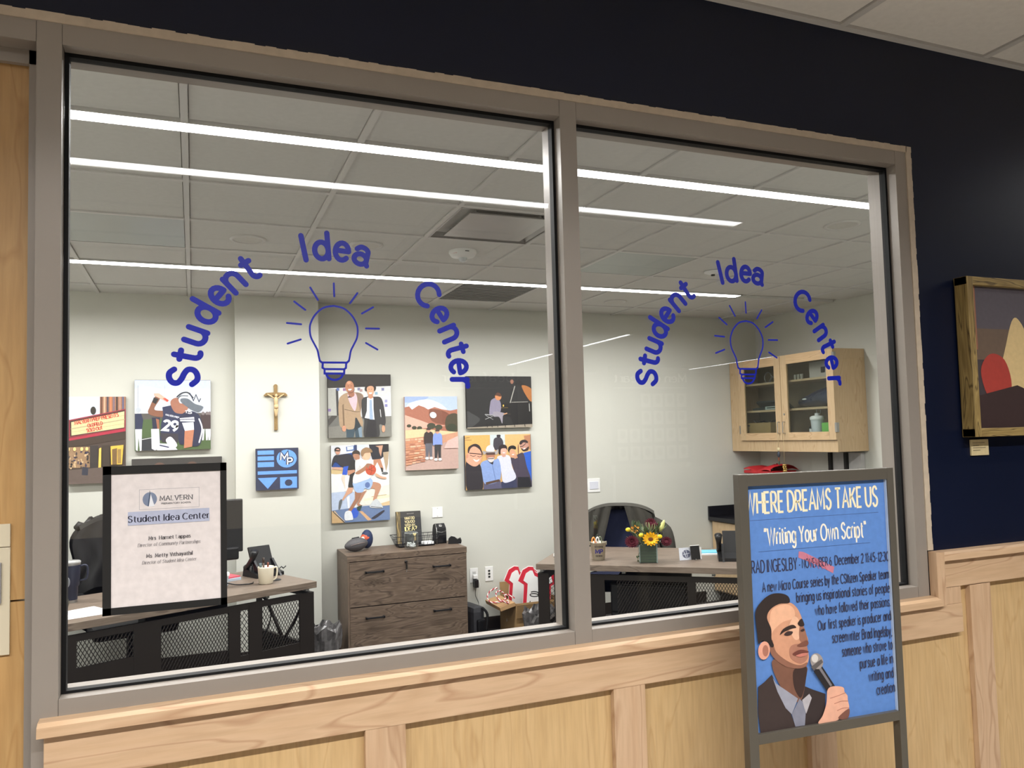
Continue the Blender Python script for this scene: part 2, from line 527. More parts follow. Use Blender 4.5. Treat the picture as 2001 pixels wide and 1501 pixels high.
class Print:
    """flat printed picture w x h metres in its local XZ plane (facing -Y); shapes are given in source coordinates of a rectangle x0..x1, y0(top)..y1(bottom)"""
    def __init__(self, w_, h_, x0=0, x1=1, y0=0, y1=1, bg=(255, 255, 255)):
        self.w, self.h = w_, h_
        self.r = (x0, x1, y0, y1)
        self.v = []; self.f = []; self.c = []; self.k = 0
        self.P([(x0, y0), (x1, y0), (x1, y1), (x0, y1)], bg)

    def m(self, p):
        x0, x1, y0, y1 = self.r
        return ((p[0] - x0) / (x1 - x0) * self.w, (1 - (p[1] - y0) / (y1 - y0)) * self.h)

    def raw(self, polys, col):
        self.k += 1
        y = -0.00012 * self.k
        c = s(col)
        for p in polys:
            p = clip_poly(list(p), 0, self.w, 0, self.h)
            if len(p) < 3 or abs(poly_area(p)) < 1e-10: continue
            o = len(self.v)
            self.v += [(a, y, b) for a, b in p]
            for t in tessellate_polygon([[Vector((a, b, 0)) for a, b in p]]):
                self.f.append([i + o for i in t]); self.c.append(c)

    def P(self, pts, col, smooth=False):
        if smooth: pts = catmull(pts, True, 5)
        self.raw([[self.m(p) for p in pts]], col); return self

    def E(self, cx, cy, rx, ry, col, rot=0):
        a = rad(rot)
        self.P([(cx + rx * cos(t) * cos(a) - ry * sin(t) * sin(a), cy + rx * cos(t) * sin(a) + ry * sin(t) * cos(a)) for t in [2 * pi * i / 20 for i in range(20)]], col); return self

    def L(self, pts, wd, col, smooth=False):
        if smooth: pts = catmull(pts, False, 5)
        q = [self.m(p) for p in pts]
        self.raw(ribbon(q, wd / 2 * self.w / abs(self.r[1] - self.r[0]), False, True), col); return self

    def B(self, x0, y0, x1, y1, col):
        return self.P([(x0, y0), (x1, y0), (x1, y1), (x0, y1)], col)

    def T(self, txt, p0, p1, cap, col, **kw):
        """text with baseline from p0 to p1 (source coords), cap height in source units"""
        a, b = self.m(p0), self.m(p1)
        L_ = hypot(b[0] - a[0], b[1] - a[1]); an = atan2(b[1] - a[1], b[0] - a[0])
        capm = cap / abs(self.r[3] - self.r[2]) * self.h
        ps, _ = text_polys(txt, L_, capm, **kw)
        self.raw([[(a[0] + x * cos(an) - y * sin(an), a[1] + x * sin(an) + y * cos(an)) for x, y in p] for p in ps], col); return self

    def build(self, name, parent=None, loc=(0, 0, 0), rot=None):
        me = bpy.data.meshes.new(name)
        me.from_pydata(self.v, [], self.f)
        ca = me.color_attributes.new('ink', 'FLOAT_COLOR', 'CORNER')
        i = 0
        for f, c in zip(self.f, self.c):
            for _ in f:
                ca.data[i].color = c; i += 1
        me.materials.append(print_mat())
        o = bpy.data.objects.new(name, me)
        COL.objects.link(o)
        if parent: o.parent = parent
        o.location = loc
        if rot: o.rotation_euler = rot
        return o


def flat_mb(polys, y=0.0, thick=0.0):
    mb = MB()
    y0_ = y
    for i, p in enumerate(polys):
        if abs(poly_area(p)) < 1e-11: continue
        y = y0_ - 3e-6 * i
        if thick: mb.prism(p, y, y + thick)
        else:
            mb.add([(a, y, b) for a, b in p], tessellate_polygon([[Vector((a, b, 0)) for a, b in p]]))
    return mb

# ------------------------------------------------------------------ palette
M_office = mat('office wall paint', (197, 197, 188), 0.75, var=0.015, scale=3)
M_navy = mat('navy wall paint', (11, 19, 42), 0.38, var=0.08, scale=2.0, bump=0.05, spec=0.3)
M_tile = mat('ceiling tile', (204, 203, 199), 0.9, var=0.03, scale=25, bump=0.3)
M_tilec = mat('corridor ceiling tile', (236, 233, 227), 0.9, var=0.03, scale=25, bump=0.3)
M_grid = mat('ceiling grid', (205, 203, 200), 0.6, var=0)
M_frame = mat('taupe window frame', (148, 140, 132), 0.34, 0.1, var=0.02, scale=4)
M_lip = mat('frame sealant', (190, 175, 155), 0.6, var=0.08, scale=40)
M_rubber = mat('black gasket', (9, 10, 13), 0.6, var=0, spec=.3)
M_black = mat('black plastic', (17, 17, 19), 0.4, var=0.05)
M_blackm = mat('matte black', (13, 12, 12), 0.7, var=0)
M_maple = wood('maple board', (205, 174, 142), (199, 167, 134), (184, 149, 118), 'X', 0.38, 0.4, 6, 7, coat=0.15)
M_maplev = wood('maple batten', (203, 172, 141), (196, 163, 131), (181, 147, 116), 'Z', 0.38, 0.4, 6, 7, coat=0.15)
M_panel = wood('maple veneer', (203, 172, 126), (199, 167, 120), (193, 160, 113), 'Z', 0.42, 0.15, 5, 5, 0.05, coat=0.1)
M_door = wood('door veneer', (192, 154, 102), (187, 148, 96), (180, 140, 89), 'Z', 0.42, 0.15, 5, 5, 0.05)
M_desk = wood('grey oak laminate', (128, 114, 101), (113, 99, 87), (94, 81, 71), 'X', 0.45, 0.6, 9, 11, 0.25)
M_cab = wood('rustic grey oak', (116, 99, 84), (98, 82, 69), (76, 62, 52), 'X', 0.5, 1.0, 8, 5, 0.3)
M_cabside = wood('rustic grey oak upright', (124, 107, 92), (108, 92, 78), (88, 73, 62), 'Z', 0.5, 0.8, 9, 6, 0.25)
M_brown = mat('dark bronze metal', (32, 26, 22), 0.45, 0.2, var=0.05)
M_steel = mat('steel', (170, 170, 168), 0.3, 0.9, var=0)
M_white = mat('white plastic', (228, 228, 226), 0.4, var=0)
M_paper = mat('white paper', (236, 236, 236), 0.8, var=0)
M_cabm = wood('wall cabinet maple', (200, 174, 138), (194, 167, 130), (184, 155, 118), 'Z', 0.45, 0.2, 6, 7)
M_sign = mat('grey sign metal', (98, 93, 84), 0.4, 0.35, var=0.02)
M_blue = mat('blue vinyl', (0, 26, 175), 0.4, var=0)
M_carpet = mat('dark carpet', (48, 44, 42), 0.95, var=0.2, scale=60)
M_warm = mat('lobby wall paint', (150, 140, 124), 0.7, var=0.02)
M_base = mat('dark rubber baseboard', (38, 32, 28), 0.5, var=0)
M_lamp = mat('light diffuser', (255, 253, 248), 0.5, var=0, emit=OFFICE_LIGHT)
M_lampc = mat('corridor light diffuser', (250, 252, 255), 0.5, var=0, emit=CORRIDOR_LIGHT)
M_glass = glass_mat()
M_glassd = glass_mat('cabinet glass', (0.86, 0.89, 0.88), 0.04)

OC, CC = 2.744, 2.843          # office and corridor ceiling heights
XL, XR = -1.6, 5.575           # office side walls
WX = [0.0, 0.0445, 1.157, 1.2035, 2.3125, 2.3575]
ZB, ZS, ZO, ZT = 1.1175, 1.1475, 2.445, 2.488
GY, IY = 0.040, 0.109

# ------------------------------------------------------------------ room shells
mb = MB()
mb.box(-1.3, 11, 0.004, 0.1, 2.505, CC + 0.15)
mb.box(2.378, 11, 0.004, 0.1, 0, 2.505)
mb.box(0.0, 2.378, 0.02, 0.1, 0, ZB)
mb.box(-4, -1.3, 0.004, 0.1, 0, CC + 0.15)
wf = struct('wall_front', mb, M_navy)
part('office_side_skin', wf, M_office, MB().box(-1.7, 5.7, 0.1, 0.108, 2.488, CC + 0.1).box(2.3575, 5.7, 0.1, 0.108, 0, 2.488).box(-1.7, 2.3575, 0.1, 0.108, 0, ZB).box(-1.7, -0.04, 0.1, 0.108, ZB, 2.488))
wb = struct('wall_back', MB().box(XL - 0.1, 0.578, 4.53, 4.75, 0, OC + 0.1).box(1.195, XR + 0.1, 4.615, 4.75, 0, OC + 0.1), M_office)
part('pilaster', wb, M_office, MB().box(0.578, 1.195, 4.42, 4.72, 0, OC + 0.02))
struct('wall_left', MB().box(XL - 0.1, XL, 0.1, 4.75, 0, OC + 0.1), M_office)
struct('wall_right', MB().box(XR, XR + 0.1, 0.1, 4.75, 0, OC + 0.1), M_office)
bb = struct('baseboard_back', MB().box(1.195, 4.85, 4.603, 4.615, 0, 0.102).box(0.578, 1.195, 4.408, 4.42, 0, 0.102).box(XL, 0.578, 4.518, 4.53, 0, 0.102), M_base)
struct('floor', MB().box(-4, 11, -11.7, 4.75, -0.1, 0), M_carpet)
struct('wall_lobby', MB().box(-4.1, 11.1, -11.8, -11.7, 0, 3).box(-4.1, -4, -11.7, 0.1, 0, 3).box(11, 11.1, -11.7, 0.1, 0, 3), M_warm)
M_floor = mat('pale floor tile', (158, 151, 141), 0.5, var=0.04)
struct('floor_corridor', MB().box(-4, 11, -11.7, 0.02, 0, 0.004), M_floor)
struct('wall_corridor', MB().box(-4, 1.9, -3.5, -3.4, 1.1, CC), M_warm)
struct('wall_low_added', MB().box(-4, 10.9, -3.52, -3.4, 0.004, 1.1), M_navy)  # low navy wall added out of view so the lower glass mirrors dark

# office ceiling: grid bars, tiles, grey radiant panels
T = 0.024
cols = [0.262 + 0.6096 * i for i in range(-3, 9)] + [XR]
cols = [XL] + [c for c in cols if c > XL + 0.05]
rows = [0.1, 0.54, 1.105, 1.195, 1.76, 2.369, 2.979, 3.43, 3.53, 4.21, 4.61]
oc = struct('ceiling', MB().box(XL - 0.1, XR + 0.1, 0.05, 4.75, OC + 0.03, OC + 0.13), M_tile)
for x in cols[1:-1]:
    for y0, y1 in ((0.1, 1.105), (1.195, 3.43), (3.53, 4.42 if 0.578 < x < 1.195 else (4.53 if x < 0.578 else 4.615))):
        part('grid_bar', oc, M_grid, MB().box(x - T / 2, x + T / 2, y0, y1, OC, OC + 0.02))
for y in [0.54, 1.76, 2.369, 2.979, 4.21]:
    part('grid_bar', oc, M_grid, MB().box(XL, XR, y - T / 2, y + T / 2, OC + 0.001, OC + 0.02))
M_rad = mat('grey radiant panel', (150, 156, 152), 0.35, 0.2, var=0.03)
tile = None
for i in range(len(cols) - 1):
    for j in range(len(rows) - 1):
        if (rows[j], rows[j + 1]) in ((1.105, 1.195), (3.43, 3.53)):
            continue
        x0, x1, y0, y1 = cols[i] + T / 2 + .003, cols[i + 1] - T / 2 - .003, rows[j] + T / 2 + .003, rows[j + 1] - T / 2 - .003
        cx = (x0 + x1) / 2
        if abs(cx - 1.786) < 0.1 and abs(y0 - 1.775) < 0.05:
            continue
        grey = (abs(cx + 0.043) < 0.1 and abs(y0 - 2.384) < .05) or (abs(cx - 3.005) < .1 and abs(y0 - 2.384) < .05)
        if tile is None:
            tile = part('ceiling_tile', oc, M_tile, MB().box(-.5, .5, -.5, .5, 0, 0.02), loc=(cx, (y0 + y1) / 2, OC + 0.008))
            tile.scale = (x1 - x0, y1 - y0, 1)
            continue
        if grey:
            part('radiant_panel', oc, M_rad, MB().box(x0, x1, y0, y1, OC + 0.003, OC + 0.02), label='flat grey-green panel set into the tile grid')
        else:
            shared('ceiling_tile', tile, oc, (cx, (y0 + y1) / 2, OC + 0.008), scale=(x1 - x0, y1 - y0, 1))
# corridor ceiling
ccl = struct('ceiling_corridor', MB().box(-4, 11, -11.7, 0.02, CC + 0.012, CC + 0.1), M_tilec)
cxs = [2.108 + 0.6148 * i for i in range(-7, 6)]
cys = [-0.012 - 0.6096 * i for i in range(0, 6)]
for x in cxs:
    for y0, y1 in ((-1.79, 0.004), (-3.4, -1.90)):
        part('grid_bar', ccl, M_grid, MB().box(x - T / 2, x + T / 2, y0, y1, CC, CC + 0.014))
for y in (-0.612, -1.222, -2.44, -3.05):
    part('grid_bar', ccl, M_grid, MB().box(cxs[0], cxs[-1], y - T / 2, y + T / 2, CC + .001, CC + 0.014))
part('wall_angle', ccl, M_grid, MB().box(-4, 11, -0.018, 0.004, CC - 0.001, CC + 0.014))
for i in range(len(cxs) - 1):
    for y0, y1 in ((-0.6, -0.02), (-1.21, -0.624), (-1.79, -1.234), (-2.428, -1.90), (-3.038, -2.452)):
        x0, x1 = cxs[i] + .015, cxs[i + 1] - .015
        if i == 0 and y0 == -0.6:
            tilec = part('ceiling_tile', ccl, M_tilec, MB().box(-.5, .5, -.5, .5, 0, 0.02), loc=((x0 + x1) / 2, (y0 + y1) / 2, CC + 0.006))
            tilec.scale = (x1 - x0, y1 - y0 - .006, 1)
            continue
        shared('ceiling_tile', tilec, ccl, ((x0 + x1) / 2, (y0 + y1) / 2, CC + 0.006), scale=(x1 - x0, y1 - y0 - .006, 1))


def strip_light(name, label, x0, x1, y0, y1, z, lamp, watts=0, spread=166, col=(1, 0.995, 0.98)):
    t = thing(name, label, 'light', ((x0 + x1) / 2, (y0 + y1) / 2, z))
    hx, hy = (x1 - x0) / 2, (y1 - y0) / 2
    if watts:
        ld_ = bpy.data.lights.new('lamp', 'AREA')
        ld_.shape = 'RECTANGLE'; ld_.size = 2 * hx - .012; ld_.size_y = 2 * hy - .012
        ld_.energy = watts; ld_.spread = rad(spread); ld_.color = col
        lo = bpy.data.objects.new('lamp', ld_)
        COL.objects.link(lo); lo.parent = t; lo.location = (0, 0, 0.002)
    part('diffuser', t, lamp, MB().box(-hx + .006, hx - .006, -hy + .006, hy - .006, 0.004, 0.012))
    part('housing', t, M_grid, MB().box(-hx, hx, -hy, -hy + .006, -0.001, 0.03).box(-hx, hx, hy - .006, hy, -0.001, 0.03).box(-hx, -hx + .006, -hy, hy, -0.001, 0.03).box(hx - .006, hx, -hy, hy, -0.001, 0.03))
    return t


strip_light('linear_ceiling_light', 'long bright recessed strip light in the office ceiling, closest to the window', XL, 5.0, 1.105, 1.195, OC, M_lamp, OFFICE_WATTS)
strip_light('linear_ceiling_light', 'thinner bright strip light deep in the office ceiling near the back wall', XL, 4.476, 3.43, 3.53, OC, M_lamp, OFFICE_WATTS)
strip_light('corridor_ceiling_light', 'recessed corridor strip light mirrored in the window glass as a bluish bar', -3.2, 3.268, -1.892, -1.796, CC, M_lampc, CORRIDOR_WATTS, 146, (1, 0.975, 0.94))
strip_light('lobby_ceiling_light', 'lobby strip light mirrored in the glass as a slanting streak above the piano photo', 5.19, 5.28, -10.9, -6.4, CC, M_lampc)
strip_light('lobby_ceiling_light', 'lobby strip light mirrored in the glass as a slanting streak across the wall cabinet', 9.14, 9.23, -11.0, -8.4, CC, M_lampc)
strip_light('corridor_wall_light', 'corridor strip light that puts a soft sheen on the navy wall', 4.1, 7.5, -0.80, -0.71, CC, M_lampc, 45, 140, (1, 0.95, 0.88))

# lobby display boards, seen only mirrored in the window
for nm, lab, x0, x1, top, rows_ in (('display_board', 'lobby display board with rows of portraits, mirrored faintly in the glass', 4.708, 5.80, 'Men of Heart', 4),
                                    ('display_board', 'lobby display board with a web address, mirrored faintly over the piano photo', 2.55, 3.56, 'beafriar.org', 0)):
    db = thing(nm, lab, 'board', (x1, -6.0, 1.28), rot=(0, 0, pi))
    W_ = x1 - x0
    q = Print(W_, 1.13, 0, 100, 0, 100, (96, 94, 90))
    q.T(top, (5, 16), (95, 16), 8, (250, 250, 246), serif=True, wt=.2)
    q.L([(5, 22), (95, 22)], 1, (200, 200, 196))
    for r_ in range(rows_):
        for c_ in range(6):
            if r_ < 2 and c_ > 3: continue
            q.B(6 + c_ * 15, 28 + r_ * 18, 18 + c_ * 15, 42 + r_ * 18, (190, 188, 182)); q.E(12 + c_ * 15, 34 + r_ * 18, 3.4, 4.4, (120, 112, 106))
    q.build('print', db, (0, -.001, 0))
    part('panel', db, M_warm, MB().box(0, W_, 0, .03, 0, 1.13))
    part('pole', db, M_grid, MB().box(.02, .05, .03, .06, -1.275, 1.10)); part('pole', db, M_grid, MB().box(W_ - .05, W_ - .02, .03, .06, -1.275, 1.10))

# ------------------------------------------------------------------ window
wn = thing('window_1', None, None); wn['kind'] = 'structure'
for k, (x0, x1) in enumerate(((WX[0], WX[1]), (WX[2], WX[3]), (WX[4], WX[5]))):
    zb = 0.0 if k == 0 else ZB - 0.02
    part('mullion', wn, M_frame, MB().box(x0, x1, 0, IY, zb, ZT))
for x0, x1 in ((WX[1] + .0008, WX[2] - .0008), (WX[3] + .0008, WX[4] - .0008)):
    part('head_rail', wn, M_frame, MB().box(x0, x1, 0.0004, IY, ZO, ZT))
    part('sill_rail', wn, M_frame, MB().box(x0, x1, 0.0004, IY, ZB - 0.02, ZS))
    g = 0.0055
    part('gasket', wn, M_rubber, MB().box(x0, x0 + .008, GY - .006, GY + .016, ZS, ZO).box(x1 - .007, x1, GY - .006, GY + .016, ZS, ZO).box(x0 + .008, x1 - .007, GY - .0059, GY + .0159, ZO - .0085, ZO).box(x0 + .008, x1 - .007, GY - .0059, GY + .0159, ZS, ZS + g))
    part('glass_pane', wn, M_glass, MB().box(x0 + .002, x1 - .002, GY + 0.0012, GY + 0.0068, ZS + .002, ZO - .002))
part('head_rail', wn, M_frame, MB().box(-1.3, -0.001, 0.0004, IY, 2.444, ZT))
part('door_stop', wn, M_frame, MB().box(-1.3, -0.001, 0.045, 0.058, 2.415, 2.444).box(-0.02, 0.0, 0.045, 0.058, 0, 2.444))
mb = MB()
rnd = random.Random(3)
xs = [-1.3 + 3.66 * i / 160 for i in range(161)]
for a, b in zip(xs, xs[1:]):
    mb.box(a, b, -0.003, 0.006, ZT, ZT + 0.0185 + rnd.uniform(-.0014, .0014))
zs = [1.252 + (2.5065 - 1.252) * i / 70 for i in range(71)]
for a, b in zip(zs, zs[1:]):
    mb.box(WX[5], WX[5] + 0.0215 + rnd.uniform(-.0016, .0016), -0.003, 0.006, a, b)
part('sealant_bead', wn, M_lip, mb)

# ------------------------------------------------------------------ wood door beside the window
d1 = thing('door_1', None, None); d1['kind'] = 'structure'
part('leaf_panel', d1, M_door, MB().box(-1.25, -0.002, 0.062, 0.1, 1.335, 2.43))
part('leaf_panel', d1, M_door, MB().box(-1.25, -0.002, 0.062, 0.1, 0.02, 1.331))

# ------------------------------------------------------------------ wainscot
ws = thing('trim_1', None, None); ws['kind'] = 'structure'
bat = [0.677 - 0.614 + 0.0, 0.677, 1.293, 1.904, 2.551, 3.165, 3.78]
tops = lambda x: 1.0 if x < 2.42 else 1.135
xsb = [0.022, 0.677, 1.293, 1.904, 2.551, 3.165, 3.78, 4.4]
for a, b in zip(xsb, xsb[1:]):
    if b == 2.551:
        part('wood_panel', ws, M_panel, MB().box(a, 2.47, -0.002, 0.019, 0, 1.0).box(2.47, b, -0.002, 0.019, 0, 1.137))
    else:
        part('wood_panel', ws, M_panel, MB().box(a, b, -0.002, 0.019, 0, tops(b)))
for x in xsb[1:-1]:
    part('batten', ws, M_maplev, MB().box(x - 0.045, x + 0.045, -0.020, -0.002, 0, tops(x) + 0.002, c=0.0015))
part('apron_board', ws, M_maple, MB().box(0.024, 2.468, -0.021, 0.019, 1.001, 1.087, c=0.0015))
part('apron_board', ws, M_maple, MB().box(2.40, 4.4, -0.021, 0.019, 1.139, 1.222, c=0.0015))
part('filler_block', ws, M_maplev, MB().box(2.405, 2.467, -0.019, 0.019, 1.088, 1.138))
cap = [(0.019, 0.0), (-0.012, 0.0), (-0.036, 0.0), (-0.036, -0.020), (-0.030, -0.026), (0.019, -0.026)]


def capm(x0, x1, z):
    return MB().prism([(a, z + b) for a, b in [(0.0, 0.0), (-0.024, -0.002), (-0.034, -0.008), (-0.036, -0.027), (0.0, -0.027)]], x0, x1, plane='YZ')


part('cap_moulding', ws, M_maple, capm(0.014, 2.372, 1.1165))
part('cap_moulding', ws, M_maple, capm(2.374, 4.4, 1.249))
part('cap_moulding', ws, M_maplev, MB().prism([(2.361, 0.0), (2.361, -0.028), (2.367, -0.035), (2.385, -0.036), (2.389, -0.030), (2.389, 0.0)], 1.092, 1.249, plane='XY'))

# ------------------------------------------------------------------ decals on the glass
GLY = GY + 0.0004


def decal(cx, cz, rad_, sc, angs, label):
    t = thing('window_decal', label, 'decal', (cx, GLY, cz), group=None)
    words_ = ['Student', 'Idea', 'Center']
    k = 0
    for wd in words_:
        for ch in wd:
            a = angs[k]; k += 1
            adv, st = glyph_strokes(ch)
            cap_ = 0.0562 * sc
            u = cap_ / 70
            polys = []
            for pts, closed, kk in st:
                q = [((x - adv / 2) * u, (y) * u) for x, y in pts]
                polys += ribbon(q, 0.0061 * sc, closed, True)
            o = part('letter', t, M_blue, flat_mb(polys))
            th = rad(a)
            rb = rad_ - 0.0283 * sc
            o.location = (rb * cos(th), 0, rb * sin(th))
            o.rotation_euler = (0, -(th - pi / 2), 0)
    hw = 0.0021 * sc
    B = [(0.005, .177), (-.0175, .172), (-.036, .156), (-.0466, .1365), (-.049, .1215), (-.0468, .104), (-.0391, .0878), (-.0326, .0744), (-.0299, .0609), (-.0276, .05)]
    Bl = [(x * sc, z * sc) for x, z in B]
    Br = [((0.0103 - x) * sc, z * sc) for x, z in B]
    pts = catmull(Bl[::-1], False, 4) + catmull(Br, False, 4)[1:]
    part('bulb_outline', t, M_blue, flat_mb(ribbon(pts, hw, False, True)))
    f = lambda L_: [(x * sc, z * sc) for x, z in L_]
    polys = []
    for L_ in ([(-.0276, .05), (-.0229, .0465), (.0335, .0468), (.0375, .0505)], [(-.0210, .046), (-.0218, .0345), (-.0172, .0315), (.0272, .0315), (.0310, .0345), (.0318, .046)],
               [(-.0172, .0315), (-.0173, .0215), (.0268, .0215), (.0272, .0315)]):
        polys += ribbon(f(L_), hw * 1.15, False, True)
    arc = catmull(f([(-.0140, .0205), (-.0085, .0115), (.0052, .0068), (.0185, .0115), (.0245, .0205)]), False, 5)
    polys += ribbon(arc, hw * 1.15, False, True)
    part('bulb_base', t, M_blue, flat_mb(polys))
    R = [((.006, .2291), (.0067, .1993)), ((-.0468, .2169), (-.0304, .1895)), ((-.0826, .1835), (-.0585, .1655)), ((-.0987, .1344), (-.068, .1324)), ((-.0978, .088), (-.0692, .098)),
         ((.0599, .2089), (.0425, .1848)), ((.0962, .1774), (.0697, .1616)), ((.0786, .127), (.1094, .1273)), ((.0781, .093), (.1047, .0782))]
    for a, b in R:
        part('ray', t, M_blue, flat_mb(ribbon(f([a, b]), hw * 1.05, False, True)))
    return t


decal(0.5815, 1.7635, 0.3136, 1.0, [177.6, 169.4, 160.9, 151.0, 141.8, 133.4, 125.3, 101.2, 93.9, 85.3, 76.8, 43.5, 32.8, 23.2, 15.4, 7.6, 0.2],
      'blue vinyl arched lettering and light bulb on the pane that holds the paper notice')
decal(1.7425, 1.7565, 0.3304, 1.05, [175.9, 167.9, 160.4, 151.8, 143.2, 133.8, 126.1, 103.4, 96.9, 88.1, 80.4, 50.4, 39.9, 29.9, 21.9, 12.7, 2.8],
      'blue vinyl arched lettering and light bulb in front of the maple wall cabinet')

# paper notice in black frame on the glass
nx0, nx1, nz0, nz1 = 0.1165, 0.3535, 1.2905, 1.5915
pn = thing('framed_notice', 'black bordered paper notice stuck inside the glass above the desk', 'notice', ((nx0 + nx1) / 2, GY - 0.001, nz0))
W_, H_ = nx1 - nx0, nz1 - nz0
part('border', pn, M_blackm, MB().box(-W_ / 2, -W_ / 2 + .0155, -0.002, 0.001, 0, H_).box(W_ / 2 - .0125, W_ / 2, -0.002, 0.001, 0, H_).box(-W_ / 2, W_ / 2, -0.002, 0.001, 0, 0.0145).box(-W_ / 2, W_ / 2, -0.002, 0.001, H_ - 0.017, H_))
# crop coordinates of the sheet: 415..1180 x 130..1100
pw, ph = W_ - 0.028, H_ - 0.0315
q = Print(pw, ph, 0, 765, 0, 950, (224, 217, 217))
q.L([(190, 118), (610, 118), (610, 262), (190, 262), (190, 118)], 2, (140, 140, 150))
q.E(262, 190, 50, 52, (120, 132, 158))
q.P([(248, 240), (252, 200), (262, 130), (276, 200), (290, 240)], (70, 85, 110)); q.P([(255, 242), (268, 150), (284, 205), (296, 242)], (225, 228, 235)); q.L([(262, 128), (262, 148)], 3, (90, 90, 90))
q.T('MALVERN', (333, 204), (562, 204), 34, (62, 66, 76), serif=True, wt=0.13)
q.T('PREPARATORY SCHOOL', (342, 231), (553, 231), 11, (62, 66, 76), wt=0.16)
q.B(112, 275, 684, 372, (178, 184, 208))
q.T('Student Idea Center', (114, 350), (682, 350), 45, (40, 40, 62), serif=True, wt=0.16, track=17)
q.T('Mrs. Harriet Lappas', (255, 485), (547, 485), 26, (52, 50, 60), serif=True, wt=0.14, track=18, sp=34)
q.T('Director of Community Partnerships', (180, 530), (616, 530), 24, (78, 76, 86), serif=True, wt=0.08, slant=0.25, track=17, sp=34)
q.T('Ms. Metty Vithayathil', (240, 612), (560, 612), 26, (52, 50, 60), serif=True, wt=0.14, track=18, sp=34)
q.T('Director of Student Idea Center', (210, 657), (587, 657), 24, (78, 76, 86), serif=True, wt=0.08, slant=0.25, track=17, sp=34)
q.build('sheet', pn, (-W_ / 2 + .0155, 0.0, 0.0145))

# ------------------------------------------------------------------ freestanding sign
SY = -0.2
AN = rad(-3.6)
s0 = at(1443, 928, SY)
ex = Vector((cos(AN), sin(AN), 0)); ey = Vector((-sin(AN), cos(AN), 0))
sg = thing('sign_stand', 'grey metal floor stand holding a blue event poster in front of the window', 'sign', (s0.x, s0.y, 0), AN)


def sl(u, v, dy=0.0):
    """photo pixel -> (x, z) on the sign's own upright plane"""
    d = fwd + RR * ((u - PX) / FPX) - UU * ((v - PY) / FPX)
    p0 = s0 + ey * dy
    t = (p0 - CAM).dot(ey) / d.dot(ey)
    P_ = CAM + d * t
    return ((P_ - s0).dot(ex), P_.z)


xr = sl(1745, 913)[0]; zt_ = sl(1443, 928)[1]
xli, zti = sl(1462, 951)
xri = sl(1729, 936)[0]
zbo, zbi = sl(1487, 1456)[1], sl(1487, 1436)[1]
DP = 0.024
part('post', sg, M_sign, MB().box(0, xli, 0, DP, 0.03, zt_, c=0.0015))
part('post', sg, M_sign, MB().box(xri + .008, xr, 0, DP, 0.03, zt_, c=0.0015))
part('top_rail', sg, M_sign, MB().box(xli - .001, xri + .009, 0.0005, DP, zti, zt_ - .0005, c=0.0015))
part('bottom_rail', sg, M_sign, MB().box(xli - .001, xri + .009, 0.0005, DP, zbo, zbi, c=0.0015))
for xx in (xli / 2, (xri + .008 + xr) / 2):
    part('foot', sg, M_sign, MB().box(xx - 0.02, xx + 0.02, -0.28, 0.17, 0, 0.03, c=0.003))
mb = MB().box(xli + .002, xri + .006, DP - 0.006, DP - 0.004, zbi - .005, zti + .005)
part('backing', sg, M_blackm, mb)
PD = 0.012
pw = xri + .009 - xli; ph = zti - zbi + 0.006
ox, oz = xli, zbi - 0.003
q = Print(pw, ph, 0, pw, ph, 0, (88, 130, 196))


def pp(u, v):
    a, b = sl(u, v, PD)
    return (a - ox, b - oz)


def c6(x, y): return pp(1400 + x / 4.35, 900 + y / 4.35)
def c7(x, y): return pp(1400 + x / 3.743, 1100 + y / 3.743)


k = (sl(1600, 1000, PD)[1] - sl(1600, 1100, PD)[1]) / 100
CR, DK, WHT = (238, 226, 190), (52, 56, 84), (236, 230, 214)
q.T('WHERE DREAMS TAKE US', c6(253, 456), c6(1370, 385), 39.5 * k, CR, wt=0.115, track=17, sp=24)
q.L([c6(285, 512), c6(1375, 440)], 0.0006, DK)
q.T('<Writing Your Own Script>', c6(412, 718), c6(1270, 648), 31 * k, WHT, wt=0.115, track=17, sp=24)
q.L([c6(357, 777), c6(1305, 698)], 0.0006, DK)
q.P([c6(*p) for p in ((698, 772), (740, 778), (1000, 905), (990, 958), (860, 890), (695, 825))], (190, 118, 138))
q.T('BRAD INGESLBY', c6(262, 964), c6(684, 925), 23 * k, DK, wt=0.115, track=17, sp=24)
q.T('- NOVEMBER 6', c6(702, 917), c6(978, 890), 17 * k, DK, wt=0.115, track=17, sp=24)
for i in range(5):
    q.L([c6(765 + i * 32, 800 + i * 16), c6(800 + i * 34, 905 + i * 6)], 0.0013, (196, 90, 100))
q.T('December 2 11:45-12:30', c6(1006, 886), c6(1460, 850), 18 * k, DK, wt=0.115, track=17, sp=24)
for tx, a, b, f in (('A new Micro Course series by the CSItizen Speaker team', (390, 1118), (1462, 1000), c6), ('bringing us inspirational stories of people', (680, 1205), (1468, 1118), c6),
                    ('who have followed their passions.', (838, 1315), (1472, 1235), c6), ('Our first speaker is producer and', (862, 1442), (1478, 1353), c6),
                    ('screenwriter Brad Ingelsby,', (845, 583), (1278, 530), c7), ('someone who strove to', (918, 683), (1283, 628), c7), ('pursue a life in', (1048, 770), (1286, 730), c7),
                    ('writing and', (1112, 865), (1290, 834), c7), ('creation.', (1170, 963), (1306, 938), c7)):
    q.T(tx, f(*a), f(*b), (18 if f is c6 else 19) * k, (50, 50, 72), wt=0.10, single_a=True, track=17, sp=30)


def man(pts, col, smooth=True): q.P([c7(*p) for p in pts], col, smooth)


